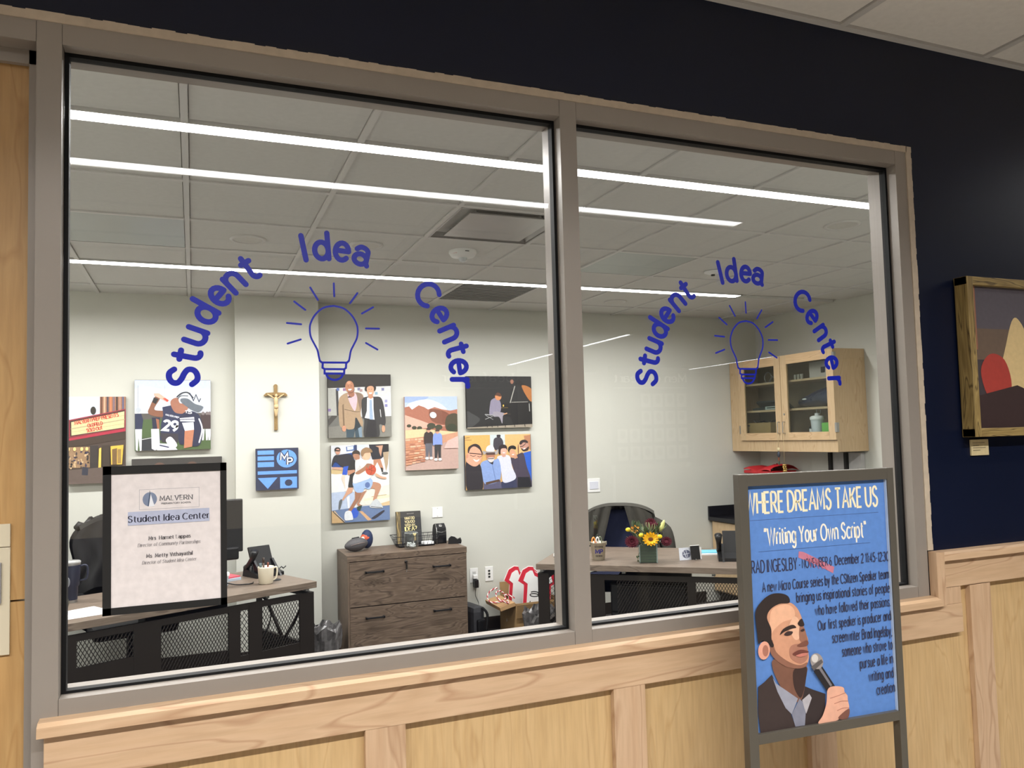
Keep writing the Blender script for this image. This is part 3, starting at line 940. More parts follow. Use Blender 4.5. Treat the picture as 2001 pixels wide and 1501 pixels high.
man([(300, 905), (345, 870), (400, 815), (440, 900), (520, 1050), (575, 1200), (320, 1260), (300, 1100)], (58, 46, 44), False)
man([(640, 900), (700, 925), (790, 955), (790, 1080), (750, 1180), (600, 1200), (560, 1100), (620, 980)], (50, 40, 40), False)
man([(405, 770), (430, 700), (640, 745), (650, 830), (620, 990), (570, 1010), (480, 930)], (120, 82, 66))
man([(560, 780), (650, 760), (648, 850), (625, 960), (600, 980), (560, 900)], (58, 40, 36))
man([(405, 838), (430, 880), (590, 990), (545, 1105), (500, 1060), (440, 940)], (150, 152, 166), False)
man([(545, 1105), (600, 990), (650, 1040), (640, 1185), (570, 1195)], (128, 130, 146), False)
man([(620, 1000), (672, 955), (690, 985), (650, 1100), (636, 1060)], (176, 172, 178), False)
man([(372, 350), (430, 300), (525, 288), (575, 320), (605, 370), (625, 430), (636, 490), (662, 555), (655, 600), (662, 640), (668, 700), (645, 752), (590, 768), (500, 752), (420, 700), (390, 620), (365, 450)], (205, 150, 120))
man([(390, 360), (450, 310), (520, 305), (560, 340), (560, 400), (480, 430), (420, 480), (385, 520)], (226, 174, 142))
man([(560, 390), (600, 430), (600, 540), (570, 560), (540, 520), (520, 470)], (228, 180, 150))
man([(400, 560), (430, 650), (520, 720), (600, 745), (655, 725), (645, 755), (590, 770), (500, 755), (420, 700), (385, 640)], (140, 96, 78))
man([(545, 600), (600, 590), (650, 600), (660, 690), (610, 735), (540, 700), (525, 640)], (170, 118, 98))
man([(600, 465), (632, 470), (655, 545), (660, 580), (640, 588), (600, 560)], (150, 104, 84))
man([(280, 345), (330, 270), (395, 226), (470, 222), (518, 245), (524, 290), (450, 298), (385, 340), (362, 400), (392, 480), (395, 555), (412, 600), (396, 616), (370, 590), (330, 565), (300, 590), (288, 500), (280, 430)], (44, 34, 32))
q.raw([[c7(340 + 42 * cos(t) - 12 * sin(t), 638 + 66 * sin(t) + 12 * cos(t)) for t in [2 * pi * i / 18 for i in range(18)]]], (222, 160, 138))
q.raw([[c7(350 + 22 * cos(t), 640 + 42 * sin(t)) for t in [2 * pi * i / 14 for i in range(14)]]], (170, 112, 94))
man([(455, 525), (480, 480), (545, 450), (575, 470), (545, 478), (490, 500)], (50, 36, 32))
man([(585, 440), (612, 405), (628, 430), (632, 455), (605, 462)], (50, 36, 32))
man([(485, 522), (510, 498), (548, 500), (540, 520), (510, 530)], (60, 44, 42))
man([(605, 490), (628, 478), (634, 492), (615, 500)], (60, 44, 42))
man([(580, 600), (640, 565), (662, 575), (655, 600), (610, 610)], (120, 76, 62))
man([(548, 660), (600, 632), (655, 640), (660, 652), (610, 655), (570, 675)], (110, 60, 52))
man([(570, 675), (615, 658), (655, 656), (640, 676), (600, 684)], (196, 122, 108))
man([(700, 790), (752, 738), (850, 888), (870, 920), (810, 950)], (34, 30, 32), False)
man([(730, 760), (745, 748), (835, 890), (822, 900)], (120, 116, 120), False)
q.raw([[c7(722 + 46 * cos(t) + 12 * sin(t), 715 + 58 * sin(t) - 8 * cos(t)) for t in [2 * pi * i / 20 for i in range(20)]]], (150, 142, 140))
q.raw([[c7(708 + 24 * cos(t), 695 + 30 * sin(t)) for t in [2 * pi * i / 20 for i in range(20)]]], (206, 200, 196))
man([(680, 755), (755, 700), (768, 722), (700, 785)], (92, 86, 86), False)
man([(800, 925), (840, 898), (912, 904), (925, 940), (945, 965), (948, 1000), (958, 1050), (940, 1095), (900, 1120), (860, 1150), (735, 1170), (765, 1110), (792, 1020)], (222, 168, 144))
for a, b in (((820, 985), (930, 945)), ((850, 1025), (950, 1005)), ((870, 1075), (955, 1055))):
    q.L([c7(*a), c7((a[0] + b[0]) / 2, a[1] - 18), c7(*b)], 0.0016, (168, 110, 92), True)
man([(880, 1120), (955, 1060), (950, 1125), (900, 1140)], (120, 78, 66))
q.build('poster', sg, (ox, PD, oz))
part('cover_edge', sg, mat('clear acrylic edge', (190, 205, 225), 0.15, var=0), MB().box(xri + .0068, xri + .008, 0.004, PD, zbi, zti))

# ------------------------------------------------------------------ painting with gilt frame, caption card, wall plate
fa = at(1886, 544, -0.045); 
px0, px1, pz0, pz1 = 2.537, 3.25, 1.592, 2.098
pt = thing('framed_painting', 'framed painting in cream, red and brown hanging on the navy wall', 'painting', (px0, 0, pz0))
PW, PH = px1 - px0, pz1 - pz0
gold = wood('distressed gilt wood', (168, 145, 92), (140, 118, 72), (92, 74, 44), 'X', 0.45, 0.8, 14, 8, 0.3)
goldz = wood('distressed gilt wood upright', (168, 145, 92), (140, 118, 72), (92, 74, 44), 'Z', 0.45, 0.8, 14, 8, 0.3)
fw = 0.027
part('frame_rail', pt, gold, MB().box(0, PW, -0.046, 0.0, PH - fw, PH, c=0.002))
part('frame_rail', pt, gold, MB().box(0, PW, -0.046, 0.0, 0, fw, c=0.002))
part('frame_stile', pt, goldz, MB().box(0, fw, -0.0465, -0.001, 0, PH, c=0.002))
part('frame_stile', pt, goldz, MB().box(PW - fw, PW, -0.0465, -0.001, 0, PH, c=0.002))
q = Print(PW - 2 * fw, PH - 2 * fw, 0, 100, 0, 100, (62, 54, 58))
q.B(0, 0, 100, 40, (86, 80, 88)); q.B(0, 30, 100, 52, (104, 86, 72)); q.B(0, 0, 4, 45, (150, 100, 78))
q.P([(18, 70), (24, 40), (30, 22), (36, 26), (44, 45), (60, 62), (60, 90), (30, 92)], (214, 188, 136), True)
q.P([(5, 60), (12, 48), (22, 52), (26, 70), (20, 84), (10, 80)], (168, 58, 48), True)
q.P([(0, 78), (30, 70), (60, 84), (100, 80), (100, 100), (0, 100)], (52, 34, 34), False)
q.build('canvas', pt, (fw, -0.030, fw))
cc = thing('caption_card', 'small cream caption card under the framed painting', 'card', (2.571, 0.003, 1.533))
q = Print(0.079, 0.05, 0, 80, 0, 50, (206, 190, 148))
for i, x in enumerate((62, 36, 66, 40)):
    q.L([(8, 10 + i * 8), (x, 10 + i * 8)], 1.6, (96, 84, 66))
part('card', cc, mat('cream card', (200, 184, 142), 0.7, var=0), MB().box(0, 0.079, -0.0045, 0, 0, 0.05))
q.build('print', cc, (0, -0.0047, 0))
rs = thing('room_plate', 'cream room plate with a grey slot, on the wood door beside the window', 'sign', (-0.235, 0.062, 1.231))
M_cream = mat('cream plate', (206, 196, 172), 0.5, var=0)
part('plate', rs, M_cream, MB().box(0, 0.188, -0.006, 0, 0, 0.208, c=0.001))
part('plate', rs, M_cream, MB().box(0, 0.188, -0.0075, 0, 0.2095, 0.254, c=0.001))
part('slot_insert', rs, mat('grey insert', (150, 150, 152), 0.4, 0.3, var=0), MB().box(0.02, 0.174, -0.012, -0.006, 0.10, 0.18, c=0.002))

# ------------------------------------------------------------------ office ceiling fittings
ad = thing('air_diffuser', 'square metal ceiling air diffuser with a lowered plate', 'vent', (1.786, 2.065, OC))
M_alu = mat('dull aluminium', (150, 148, 145), 0.35, 0.6, var=0.05)
part('outer_dish', ad, M_alu, MB().add([(-.29, -.29, .003), (.29, -.29, .003), (.29, .29, .003), (-.29, .29, .003), (-.2, -.2, .11), (.2, -.2, .11), (.2, .2, .11), (-.2, .2, .11)],
     [(0, 1, 5, 4), (1, 2, 6, 5), (2, 3, 7, 6), (3, 0, 4, 7)]).box(-.295, .295, -.295, -.285, 0, .01).box(-.295, .295, .285, .295, 0, .01).box(-.295, -.285, -.295, .295, 0, .01).box(.285, .295, -.295, .295, 0, .01))
part('duct_neck', ad, mat('dark duct', (36, 38, 44), 0.6, var=0), MB().lathe([(0.15, 0.10), (0.15, 0.028 + .08)], 20, cap=True).box(-.2, .2, -.2, .2, .11, .115))
part('centre_plate', ad, M_alu, MB().box(-.225, .225, -.225, .225, -0.004, 0.004, c=.002))
for a, b in ((-.19, -.19), (.19, -.19), (.19, .19), (-.19, .19)):
    part('hanger', ad, M_alu, MB().box(a - .008, a + .008, b - .008, b + .008, 0.004, 0.112))


def speaker(x, y, label):
    t = thing('ceiling_speaker', label, 'speaker', (x, y, OC + .006), group=None)
    part('rim', t, M_grid, MB().lathe([(0.095, 0.004), (0.098, -0.004), (0.080, -0.007), (0.076, -0.001)], 28, cap=False))
    part('grille', t, mat('speaker grille', (196, 194, 188), 0.7, var=0.05, scale=80), MB().lathe([(0.078, -0.002), (0.0, -0.003)], 28, cap=False))


speaker(0.57, 2.70, 'round ceiling speaker between the paper notice and the first light bulb decal')
speaker(1.21, 2.65, 'round ceiling speaker mostly hidden behind the last letter of Idea')
speaker(3.61, 1.49, 'round ceiling speaker next to the window corner, behind the single strip light')
speaker(3.60, 3.98, 'faint round ceiling speaker near the back wall, behind the second decal')
sd = thing('smoke_detector', 'white fire alarm strobe with red lettering on the office ceiling', 'alarm', (1.79, 2.64, OC + .006))
part('base', sd, M_white, MB().lathe([(0.082, 0.002), (0.084, -0.010), (0.070, -0.032), (0.030, -0.040), (0, -0.040)], 28, cap=False))
part('strobe_lens', sd, mat('clear lens', (200, 205, 208), 0.1, var=0), MB().lathe([(0.026, -0.038), (0.024, -0.056), (0.012, -0.064), (0, -0.065)], 18, cap=False))
for a0, tx in ((215, 'FIRE'), (325, 'FIRE')):
    ps, wd = text_polys(tx, None, 0.013, wt=0.16)
    mbx = MB()
    for p in ps:
        mbx.add([(a - wd / 2, b, 0) for a, b in p], tessellate_polygon([[Vector((a, b, 0)) for a, b in p]]))
    o = part('lettering', sd, mat('red ink', (190, 40, 40), 0.5, var=0), mbx, loc=(0.0785 * cos(rad(a0)), 0.0785 * sin(rad(a0)), -0.024), rot=(rad(58), 0, rad(a0 + 90)))
part('slot', sd, M_blackm, MB().box(-.012, .012, -.0835, -.079, -.017, -.013))
sp = thing('sprinkler_sensor', 'small white ceiling sensor with a dark nub left of the second Idea'.replace('left of', 'beside'), 'sensor', (3.66, 2.72, OC + .006))
part('base', sp, M_white, MB().lathe([(0.06, 0.0), (0.06, -0.010), (0.02, -0.022), (0, -0.022)], 24, cap=False))
part('nub', sp, M_black, MB().lathe([(0.014, -0.018), (0.014, -0.032), (0, -0.034)], 12, cap=False))
rg = thing('return_grille', 'dark grey return air grille in the ceiling by the back wall', 'vent', (2.396, 3.87, OC))
part('grille_panel', rg, mat('dark grille', (92, 92, 92), 0.6, 0.3, var=0.05), MB().box(-.29, .29, -.32, .32, 0.004, 0.02))
for i in range(12):
    part('louvre', rg, M_alu, MB().box(-.28, .28, -.30 + i * .05, -.285 + i * .05, 0.0, 0.006))

# ------------------------------------------------------------------ canvas photographs
WY_L, WY_C, WY_R = 4.53, 4.42, 4.615
CT = 0.035


def canvas(name, label, x0, x1, z0, z1, wy, q, edge=(120, 112, 104), thick=CT):
    t = thing(name, label, 'picture', (x0, wy, z0 + .1))
    part('canvas', t, mat('canvas edge %d' % edge[0], edge, 0.8, var=0.1), MB().box(0, x1 - x0, -thick, -0.001, 0, z1 - z0, c=0.002))
    q.build('print', t, (0, -thick - 0.0004, 0))
    return t


# theatre marquee (crop x160..735, y375..1215)
q = Print(0.366, 0.613, 160, 735, 375, 1215, (196, 205, 222))
q.B(160, 600, 735, 1215, (70, 56, 50)); q.P([(475, 375), (735, 375), (735, 520), (475, 560)], (150, 105, 80))
for i, c in enumerate(((96, 60, 44), (190, 160, 130), (70, 60, 70), (200, 120, 80), (120, 100, 110), (60, 44, 40), (170, 130, 110), (90, 90, 120))):
    q.B(482 + i * 31, 375, 500 + i * 31, 545, c)
q.E(410, 510, 28, 40, (40, 36, 30)); q.P([(160, 600), (735, 495), (735, 690), (160, 770)], (150, 44, 60))
q.P([(180, 608), (728, 505), (725, 685), (185, 760)], (60, 40, 36)); q.P([(195, 620), (722, 520), (720, 678), (198, 748)], (214, 196, 148))
for k_ in range(1, 4):
    q.L([(196, 620 + k_ * 32), (721, 520 + k_ * 40)], 12 if k_ == 2 else 4, (172, 160, 124))
RED = (190, 48, 38)
q.T('MALVERN PREP PRESENTS', (232, 645), (665, 568), 34, RED, wt=0.2)
q.T('OLDFIELD', (358, 672), (505, 648), 32, RED, wt=0.2); q.T('SOLD OUT', (350, 718), (505, 694), 32, RED, wt=0.2)
q.P([(160, 775), (735, 690), (735, 715), (160, 800)], (168, 40, 64)); q.P([(160, 800), (735, 720), (735, 790), (380, 840), (160, 860)], (58, 44, 36))
q.B(160, 860, 380, 1060, (150, 120, 90))
rr_ = random.Random(5)
for i in range(46):
    x = rr_.uniform(165, 370); y = rr_.uniform(900, 1060)
    q.E(x, y, rr_.uniform(5, 13), rr_.uniform(5, 16), rr_.choice([(50, 46, 76), (70, 60, 60), (200, 170, 130), (40, 36, 40)]))
for x in (170, 230, 300, 350):
    q.E(x, 880, 14, 18, (236, 200, 130))
q.B(380, 850, 460, 1100, (46, 40, 40)); q.P([(470, 880), (492, 870), (490, 1110), (462, 1100)], (226, 190, 90)); q.B(500, 850, 575, 1180, (54, 44, 36))
q.P([(585, 860), (715, 850), (700, 1040), (590, 1040)], (216, 176, 70)); q.P([(600, 890), (650, 880), (648, 1040), (602, 1040)], (110, 84, 50)); q.B(655, 890, 690, 1030, (150, 120, 66))
q.P([(160, 1080), (735, 1050), (735, 1215), (160, 1215)], (92, 78, 72)); q.P([(305, 1050), (365, 1060), (360, 1135), (302, 1130)], (40, 44, 60))
canvas('theatre_photo', 'canvas photo of a lit theatre marquee, partly cut off by the window frame', -0.530, -0.164, 1.280, 1.893, WY_L, q)
# football players
q = Print(0.512, 0.512, 820, 1555, 218, 898, (206, 212, 226))
q.B(820, 218, 1555, 300, (190, 200, 224)); q.P([(850, 290), (960, 280), (1090, 320), (1000, 340), (880, 330)], (226, 228, 234), True)
q.L([(850, 270), (850, 560)], 4, (140, 150, 160)); q.L([(1105, 270), (1105, 400)], 3, (150, 160, 170))
q.B(820, 540, 1555, 600, (84, 80, 76)); q.P([(820, 600), (1555, 580), (1555, 898), (820, 898)], (70, 92, 54)); q.P([(880, 780), (1060, 760), (1060, 898), (880, 898)], (40, 44, 52)); q.L([(890, 790), (1010, 770)], 6, (220, 225, 220))
q.E(855, 505, 26, 26, (180, 186, 196)); q.P([(822, 545), (880, 540), (900, 600), (890, 690), (824, 690)], (34, 42, 72)); q.P([(824, 690), (888, 690), (884, 898), (868, 898), (856, 760), (848, 898), (830, 890)], (226, 228, 234))
q.P([(980, 580), (1060, 580), (1050, 690), (990, 690)], (30, 36, 60)); q.P([(975, 690), (1050, 690), (1060, 880), (1010, 898), (980, 880)], (214, 216, 224)); q.P([(1020, 590), (1050, 600), (1054, 690), (1034, 690)], (150, 96, 70))
for x in (1480, 1520, 1545):
    q.P([(x - 25, 560), (x + 20, 550), (x + 24, 690), (x - 20, 700)], (64, 50, 52)); q.P([(x - 18, 700), (x + 16, 700), (x + 6, 810), (x - 12, 812)], (200, 200, 206)); q.E(x, 545, 16, 18, (120, 110, 110))
q.P([(960, 480), (1010, 380), (1060, 392), (1005, 500), (1100, 520), (1090, 575), (985, 560), (945, 530)], (128, 84, 64), True); q.P([(1000, 385), (1045, 400), (1020, 450), (985, 430)], (30, 32, 34))
q.P([(1000, 345), (1050, 345), (1145, 412), (1132, 430), (1060, 395), (1005, 370)], (228, 170, 150)); q.P([(1085, 395), (1110, 392), (1145, 415), (1130, 430)], (190, 70, 56))
q.P([(1082, 480), (1180, 460), (1290, 560), (1250, 620), (1240, 800), (1060, 800), (1070, 640), (1090, 560)], (36, 44, 76)); q.P([(1060, 730), (1240, 740), (1230, 830), (1080, 820)], (50, 46, 56))
q.T('29', (1088, 700), (1222, 716), 92, (232, 234, 240), wt=0.26); q.T('MALVERN PREP', (1112, 560), (1240, 592), 16, (220, 222, 230), wt=0.2)
q.P([(1160, 430), (1200, 392), (1260, 400), (1330, 470), (1300, 540), (1220, 540), (1180, 500)], (156, 104, 84), True)
q.P([(1245, 385), (1330, 320), (1430, 318), (1480, 380), (1490, 470), (1440, 520), (1370, 500), (1290, 450), (1250, 440)], (196, 202, 210), True); q.P([(1330, 400), (1400, 450), (1480, 480), (1440, 530), (1370, 510), (1270, 440), (1262, 400)], (96, 104, 114), True)
q.L([(1225, 380), (1270, 345), (1330, 340), (1380, 390)], 14, (44, 48, 56), True); q.L([(1350, 345), (1385, 420), (1410, 360), (1440, 430), (1455, 400)], 9, (36, 44, 70)); q.L([(1232, 400), (1262, 372), (1330, 372)], 8, (60, 64, 70), True)
q.P([(1262, 560), (1340, 520), (1440, 560), (1475, 700), (1440, 860), (1300, 850), (1240, 820), (1240, 620)], (32, 38, 66), True); q.P([(1250, 590), (1390, 580), (1396, 625), (1255, 620)], (226, 228, 236)); q.L([(1255, 603), (1392, 601)], 8, (40, 46, 76))
q.P([(1272, 635), (1385, 630), (1390, 705), (1300, 715)], (222, 224, 232)); q.P([(1298, 715), (1390, 705), (1370, 870), (1290, 885)], (176, 116, 88)); q.L([(1440, 600), (1470, 700), (1440, 830)], 14, (220, 222, 230), True)
q.T('15', (1300, 540), (1366, 548), 26, (230, 232, 238), wt=0.24); q.P([(1115, 800), (1165, 770), (1225, 850), (1190, 880), (1150, 860)], (226, 226, 232), True); q.P([(1040, 830), (1180, 840), (1230, 898), (1030, 898)], (206, 208, 220)); q.L([(1060, 850), (1140, 870)], 12, (40, 44, 80))
canvas('football_photo', 'canvas photo of football players in navy, one drinking, above the paper notice', -0.105, 0.407, 1.500, 2.014, WY_L, q, (60, 62, 74))
# dark canvas half hidden behind the notice
q = Print(0.61, 0.46, 0, 100, 0, 100, (58, 56, 55)); q.E(30, 22, 9, 16, (96, 72, 62)); q.E(66, 22, 9, 16, (92, 70, 60)); q.P([(10, 100), (20, 40), (50, 46), (80, 38), (92, 100)], (40, 40, 44), True)
canvas('dark_photo', 'dark canvas photo mostly hidden behind the paper notice', -0.125, 0.485, 0.980, 1.442, WY_L, q, (50, 48, 48))
# two men (crop 0..1415, 40..1440)
q = Print(0.513, 0.513, 10, 1415, 40, 1440, (40, 37, 36))
q.P([(10, 350), (1415, 300), (1415, 980), (10, 1000)], (205, 206, 206)); q.P([(10, 345), (190, 370), (200, 960), (10, 990)], (172, 172, 166)); q.P([(180, 370), (235, 370), (250, 1200), (205, 1200)], (58, 58, 60)); q.B(10, 950, 240, 1440, (104, 104, 100)); q.P([(240, 985), (1415, 985), (1415, 1440), (10, 1440), (10, 1200), (240, 1180)], (124, 123, 116)); q.P([(10, 1040), (90, 950), (215, 960), (20, 1180)], (66, 64, 62))
for x, y, c in ((230, 375, (80, 100, 160)), (370, 380, (150, 110, 150)), (690, 370, (120, 120, 150)), (1230, 375, (120, 120, 160)), (1080, 465, (130, 160, 180)), (1300, 640, (150, 150, 190)), (1300, 740, (130, 130, 180)), (740, 400, (170, 140, 140)), (40, 830, (130, 110, 160)), (560, 400, (170, 170, 180))):
    q.B(x - 30, y - 30, x + 30, y + 30, c)
q.P([(400, 1250), (740, 1190), (748, 1440), (600, 1440), (590, 1290), (560, 1440), (400, 1440)], (52, 72, 84)); q.P([(600, 1010), (640, 1010), (720, 1190), (600, 1300), (560, 1220)], (38, 48, 56)); q.P([(660, 1240), (740, 1200), (748, 1440), (690, 1440)], (120, 140, 156))
q.P([(430, 450), (300, 520), (245, 620), (235, 900), (270, 1190), (390, 1230), (440, 1260), (560, 1245), (590, 1150), (615, 990), (740, 1200), (770, 1100), (720, 900), (790, 560), (740, 470), (620, 440)], (166, 140, 112), True)
q.P([(350, 700), (368, 1180), (330, 1180), (318, 720)], (120, 98, 76)); q.L([(370, 815), (600, 870), (700, 870)], 12, (96, 78, 62), True); q.P([(620, 440), (740, 470), (800, 560), (740, 640), (720, 880), (650, 560)], (128, 106, 92))
q.P([(440, 500), (480, 470), (600, 460), (650, 560), (640, 700), (600, 850), (540, 790), (470, 640)], (206, 180, 190), True); q.P([(435, 545), (480, 520), (540, 555), (450, 560)], (40, 36, 36))
q.E(486, 320, 98, 135, (178, 122, 94)); q.P([(450, 420), (560, 400), (590, 500), (540, 545), (470, 520)], (156, 104, 82), True); q.P([(420, 390), (470, 440), (560, 420), (585, 330), (590, 400), (550, 450), (470, 460)], (120, 78, 60), True); q.E(455, 300, 12, 6, (50, 34, 30)); q.E(520, 298, 12, 6, (50, 34, 30)); q.P([(455, 372), (530, 366), (510, 398), (470, 398)], (236, 226, 220), True); q.E(470, 230, 44, 34, (206, 152, 120))
q.E(350, 1240, 45, 66, (196, 140, 112))
q.P([(870, 540), (770, 580), (740, 700), (760, 1000), (800, 1060), (800, 1440), (1120, 1440), (1140, 1160), (1260, 1180), (1278, 1000), (1200, 590), (1020, 540)], (50, 50, 52), True)
q.P([(870, 560), (1010, 560), (1010, 800), (1030, 1055), (810, 1010), (860, 860)], (226, 230, 236)); q.P([(925, 610), (975, 610), (1000, 1110), (962, 1180), (915, 1120)], (150, 170, 196)); q.P([(880, 1040), (1060, 1060), (1080, 1440), (810, 1440)], (32, 32, 38))
q.P([(820, 380), (850, 290), (950, 245), (1050, 290), (1075, 350), (1030, 420), (860, 420)], (40, 32, 30), True); q.P([(870, 340), (950, 300), (1020, 330), (1020, 440), (980, 520), (930, 530), (880, 460)], (206, 156, 124), True); q.P([(900, 500), (990, 480), (1010, 560), (950, 590), (890, 560)], (184, 132, 104)); q.E(915, 375, 11, 6, (44, 30, 26)); q.E(972, 375, 11, 6, (44, 30, 26)); q.P([(915, 450), (985, 448), (965, 478), (930, 478)], (240, 232, 226), True)
q.E(1228, 1260, 38, 78, (204, 150, 120)); q.L([(1160, 830), (1175, 990)], 16, (206, 206, 206))
canvas('two_men_photo', 'square canvas photo of two smiling men in jackets, under the light bulb decal', 1.286, 1.799, 1.559, 2.069, WY_R, q, (44, 42, 42))
# basketball (crop 50..1110, 50..1450)
q = Print(0.468, 0.617, 50, 1108, 50, 1450, (226, 226, 224))
q.B(50, 50, 1110, 330, (206, 208, 214)); q.P([(320, 80), (470, 60), (470, 150), (330, 165)], (60, 90, 150)); q.P([(340, 82), (455, 70), (455, 130), (345, 145)], (200, 212, 232)); q.P([(520, 60), (680, 50), (680, 110), (530, 120)], (196, 208, 230)); q.B(470, 50, 520, 150, (44, 60, 100))
q.P([(120, 230), (440, 190), (470, 500), (300, 460), (60, 440)], (24, 66, 140)); q.P([(50, 480), (260, 460), (300, 560), (50, 580)], (200, 176, 130))
q.P([(740, 50), (1110, 50), (1110, 200), (960, 320), (800, 330), (760, 200)], (32, 34, 46)); q.B(1000, 50, 1110, 190, (24, 26, 34)); q.P([(860, 80), (1000, 70), (960, 280), (930, 200), (920, 110)], (190, 146, 120)); q.P([(820, 330), (950, 320), (1010, 520), (960, 520), (890, 380), (840, 470), (820, 420)], (180, 128, 100)); q.P([(1000, 200), (1108, 190), (1090, 420), (1050, 560), (1010, 300)], (170, 150, 124)); q.E(1030, 590, 60, 26, (90, 96, 100)); q.P([(950, 480), (990, 490), (1000, 560), (970, 570)], (40, 40, 44))
q.P([(50, 880), (460, 900), (460, 1200), (50, 1220)], (176, 190, 214)); q.P([(50, 560), (350, 600), (420, 880), (50, 900)], (222, 224, 222)); q.P([(560, 900), (1108, 800), (1108, 1130), (560, 1160)], (222, 216, 204)); q.P([(640, 1040), (1108, 990), (1108, 1040), (640, 1080)], (232, 216, 186)); q.L([(780, 1010), (1050, 985)], 12, (176, 160, 100))
q.P([(50, 1220), (460, 1190), (640, 1170), (1108, 1160), (1108, 1450), (50, 1450)], (96, 118, 156)); q.P([(50, 1230), (110, 1230), (270, 1450), (50, 1450)], (188, 156, 112)); q.L([(80, 1240), (270, 1440)], 24, (70, 64, 60)); q.L([(90, 1240), (280, 1430)], 7, (214, 206, 190)); q.P([(540, 1260), (600, 1260), (770, 1430), (700, 1440)], (200, 160, 120)); q.P([(790, 1380), (980, 1270), (1000, 1300), (840, 1410), (770, 1410)], (38, 40, 56), True)
q.E(460, 1290, 70, 90, (36, 84, 190)); q.P([(900, 1150), (1108, 1100), (1108, 1180), (950, 1190)], (206, 180, 140))
q.E(166, 130, 56, 48, (40, 34, 36)); q.E(172, 165, 42, 55, (196, 146, 126)); q.P([(128, 130), (210, 140), (205, 160), (135, 155)], (30, 26, 28)); q.P([(120, 230), (190, 225), (310, 210), (420, 230), (460, 330), (360, 460), (240, 440), (130, 350), (60, 440), (70, 320)], (38, 38, 50), True)
q.P([(50, 450), (90, 440), (250, 450), (240, 500), (80, 480)], (200, 156, 134)); q.P([(270, 440), (360, 430), (330, 590), (245, 580)], (40, 84, 190)); q.P([(245, 585), (300, 600), (290, 700), (300, 850), (270, 760), (225, 650)], (220, 200, 184))
q.E(500, 210, 74, 66, (56, 46, 42)); q.P([(450, 220), (550, 225), (565, 300), (520, 330), (460, 290)], (166, 120, 96), True); q.P([(400, 340), (480, 330), (500, 520), (470, 760), (440, 820), (350, 820), (380, 600), (340, 520)], (34, 36, 40), True); q.P([(340, 510), (470, 500), (480, 540), (350, 600)], (180, 130, 104)); q.P([(350, 820), (440, 825), (420, 910), (330, 960), (260, 1050), (230, 1040), (300, 920)], (196, 150, 124)); q.P([(190, 1050), (240, 1040), (200, 1200), (170, 1190)], (90, 96, 100), True)
q.P([(320, 1000), (370, 970), (370, 1180), (340, 1200)], (226, 230, 236))
q.P([(600, 920), (690, 880), (580, 1060), (540, 1120), (600, 1160), (540, 1180), (500, 1130)], (166, 120, 96)); q.P([(470, 900), (600, 900), (560, 1010), (400, 1250), (340, 1240), (470, 1030)], (150, 104, 80)); q.P([(750, 740), (900, 760), (950, 830), (880, 1000), (850, 1080), (800, 1070), (840, 880), (740, 850)], (180, 132, 106), True)
q.P([(440, 720), (620, 700), (740, 660), (800, 740), (740, 870), (650, 850), (610, 915), (500, 915), (450, 830)], (152, 178, 214), True); q.E(700, 790, 46, 52, (84, 108, 160)); q.P([(820, 1070), (880, 1060), (980, 1210), (900, 1225), (740, 1200), (760, 1130)], (190, 196, 200), True); q.L([(760, 1190), (960, 1220)], 12, (60, 60, 70)); q.P([(290, 1260), (390, 1250), (430, 1390), (380, 1410), (280, 1400)], (210, 214, 218), True); q.P([(500, 1180), (600, 1150), (560, 1250), (510, 1240)], (30, 60, 56))
q.P([(500, 330), (620, 310), (720, 330), (790, 390), (770, 640), (620, 710), (450, 750), (440, 640), (480, 540), (480, 400)], (224, 222, 218), True); q.P([(560, 420), (620, 480), (500, 560), (490, 530)], (200, 198, 196)); q.P([(620, 200), (740, 190), (770, 240), (730, 320), (650, 330), (610, 280)], (222, 176, 146), True); q.P([(590, 230), (600, 150), (680, 100), (770, 130), (800, 190), (740, 200), (660, 210), (620, 270)], (146, 116, 86), True)
q.P([(480, 560), (620, 470), (700, 400), (750, 410), (740, 480), (640, 540), (540, 590)], (158, 112, 86), True); q.P([(860, 580), (960, 640), (1040, 660), (1050, 690), (950, 680), (860, 630)], (206, 160, 132), True); q.E(765, 515, 98, 100, (190, 78, 52)); q.L([(690, 450), (760, 520), (850, 540)], 5, (60, 30, 26), True); q.L([(770, 415), (780, 520), (760, 612)], 5, (60, 30, 26), True); q.L([(670, 520), (760, 500), (840, 450)], 5, (60, 30, 26), True); q.P([(690, 400), (790, 410), (740, 450), (720, 500), (690, 450)], (150, 104, 82), True)
canvas('basketball_photo', 'tall canvas photo of a boy dribbling a basketball, above the filing cabinet', 1.304, 1.772, 0.882, 1.499, WY_R, q, (120, 130, 150))
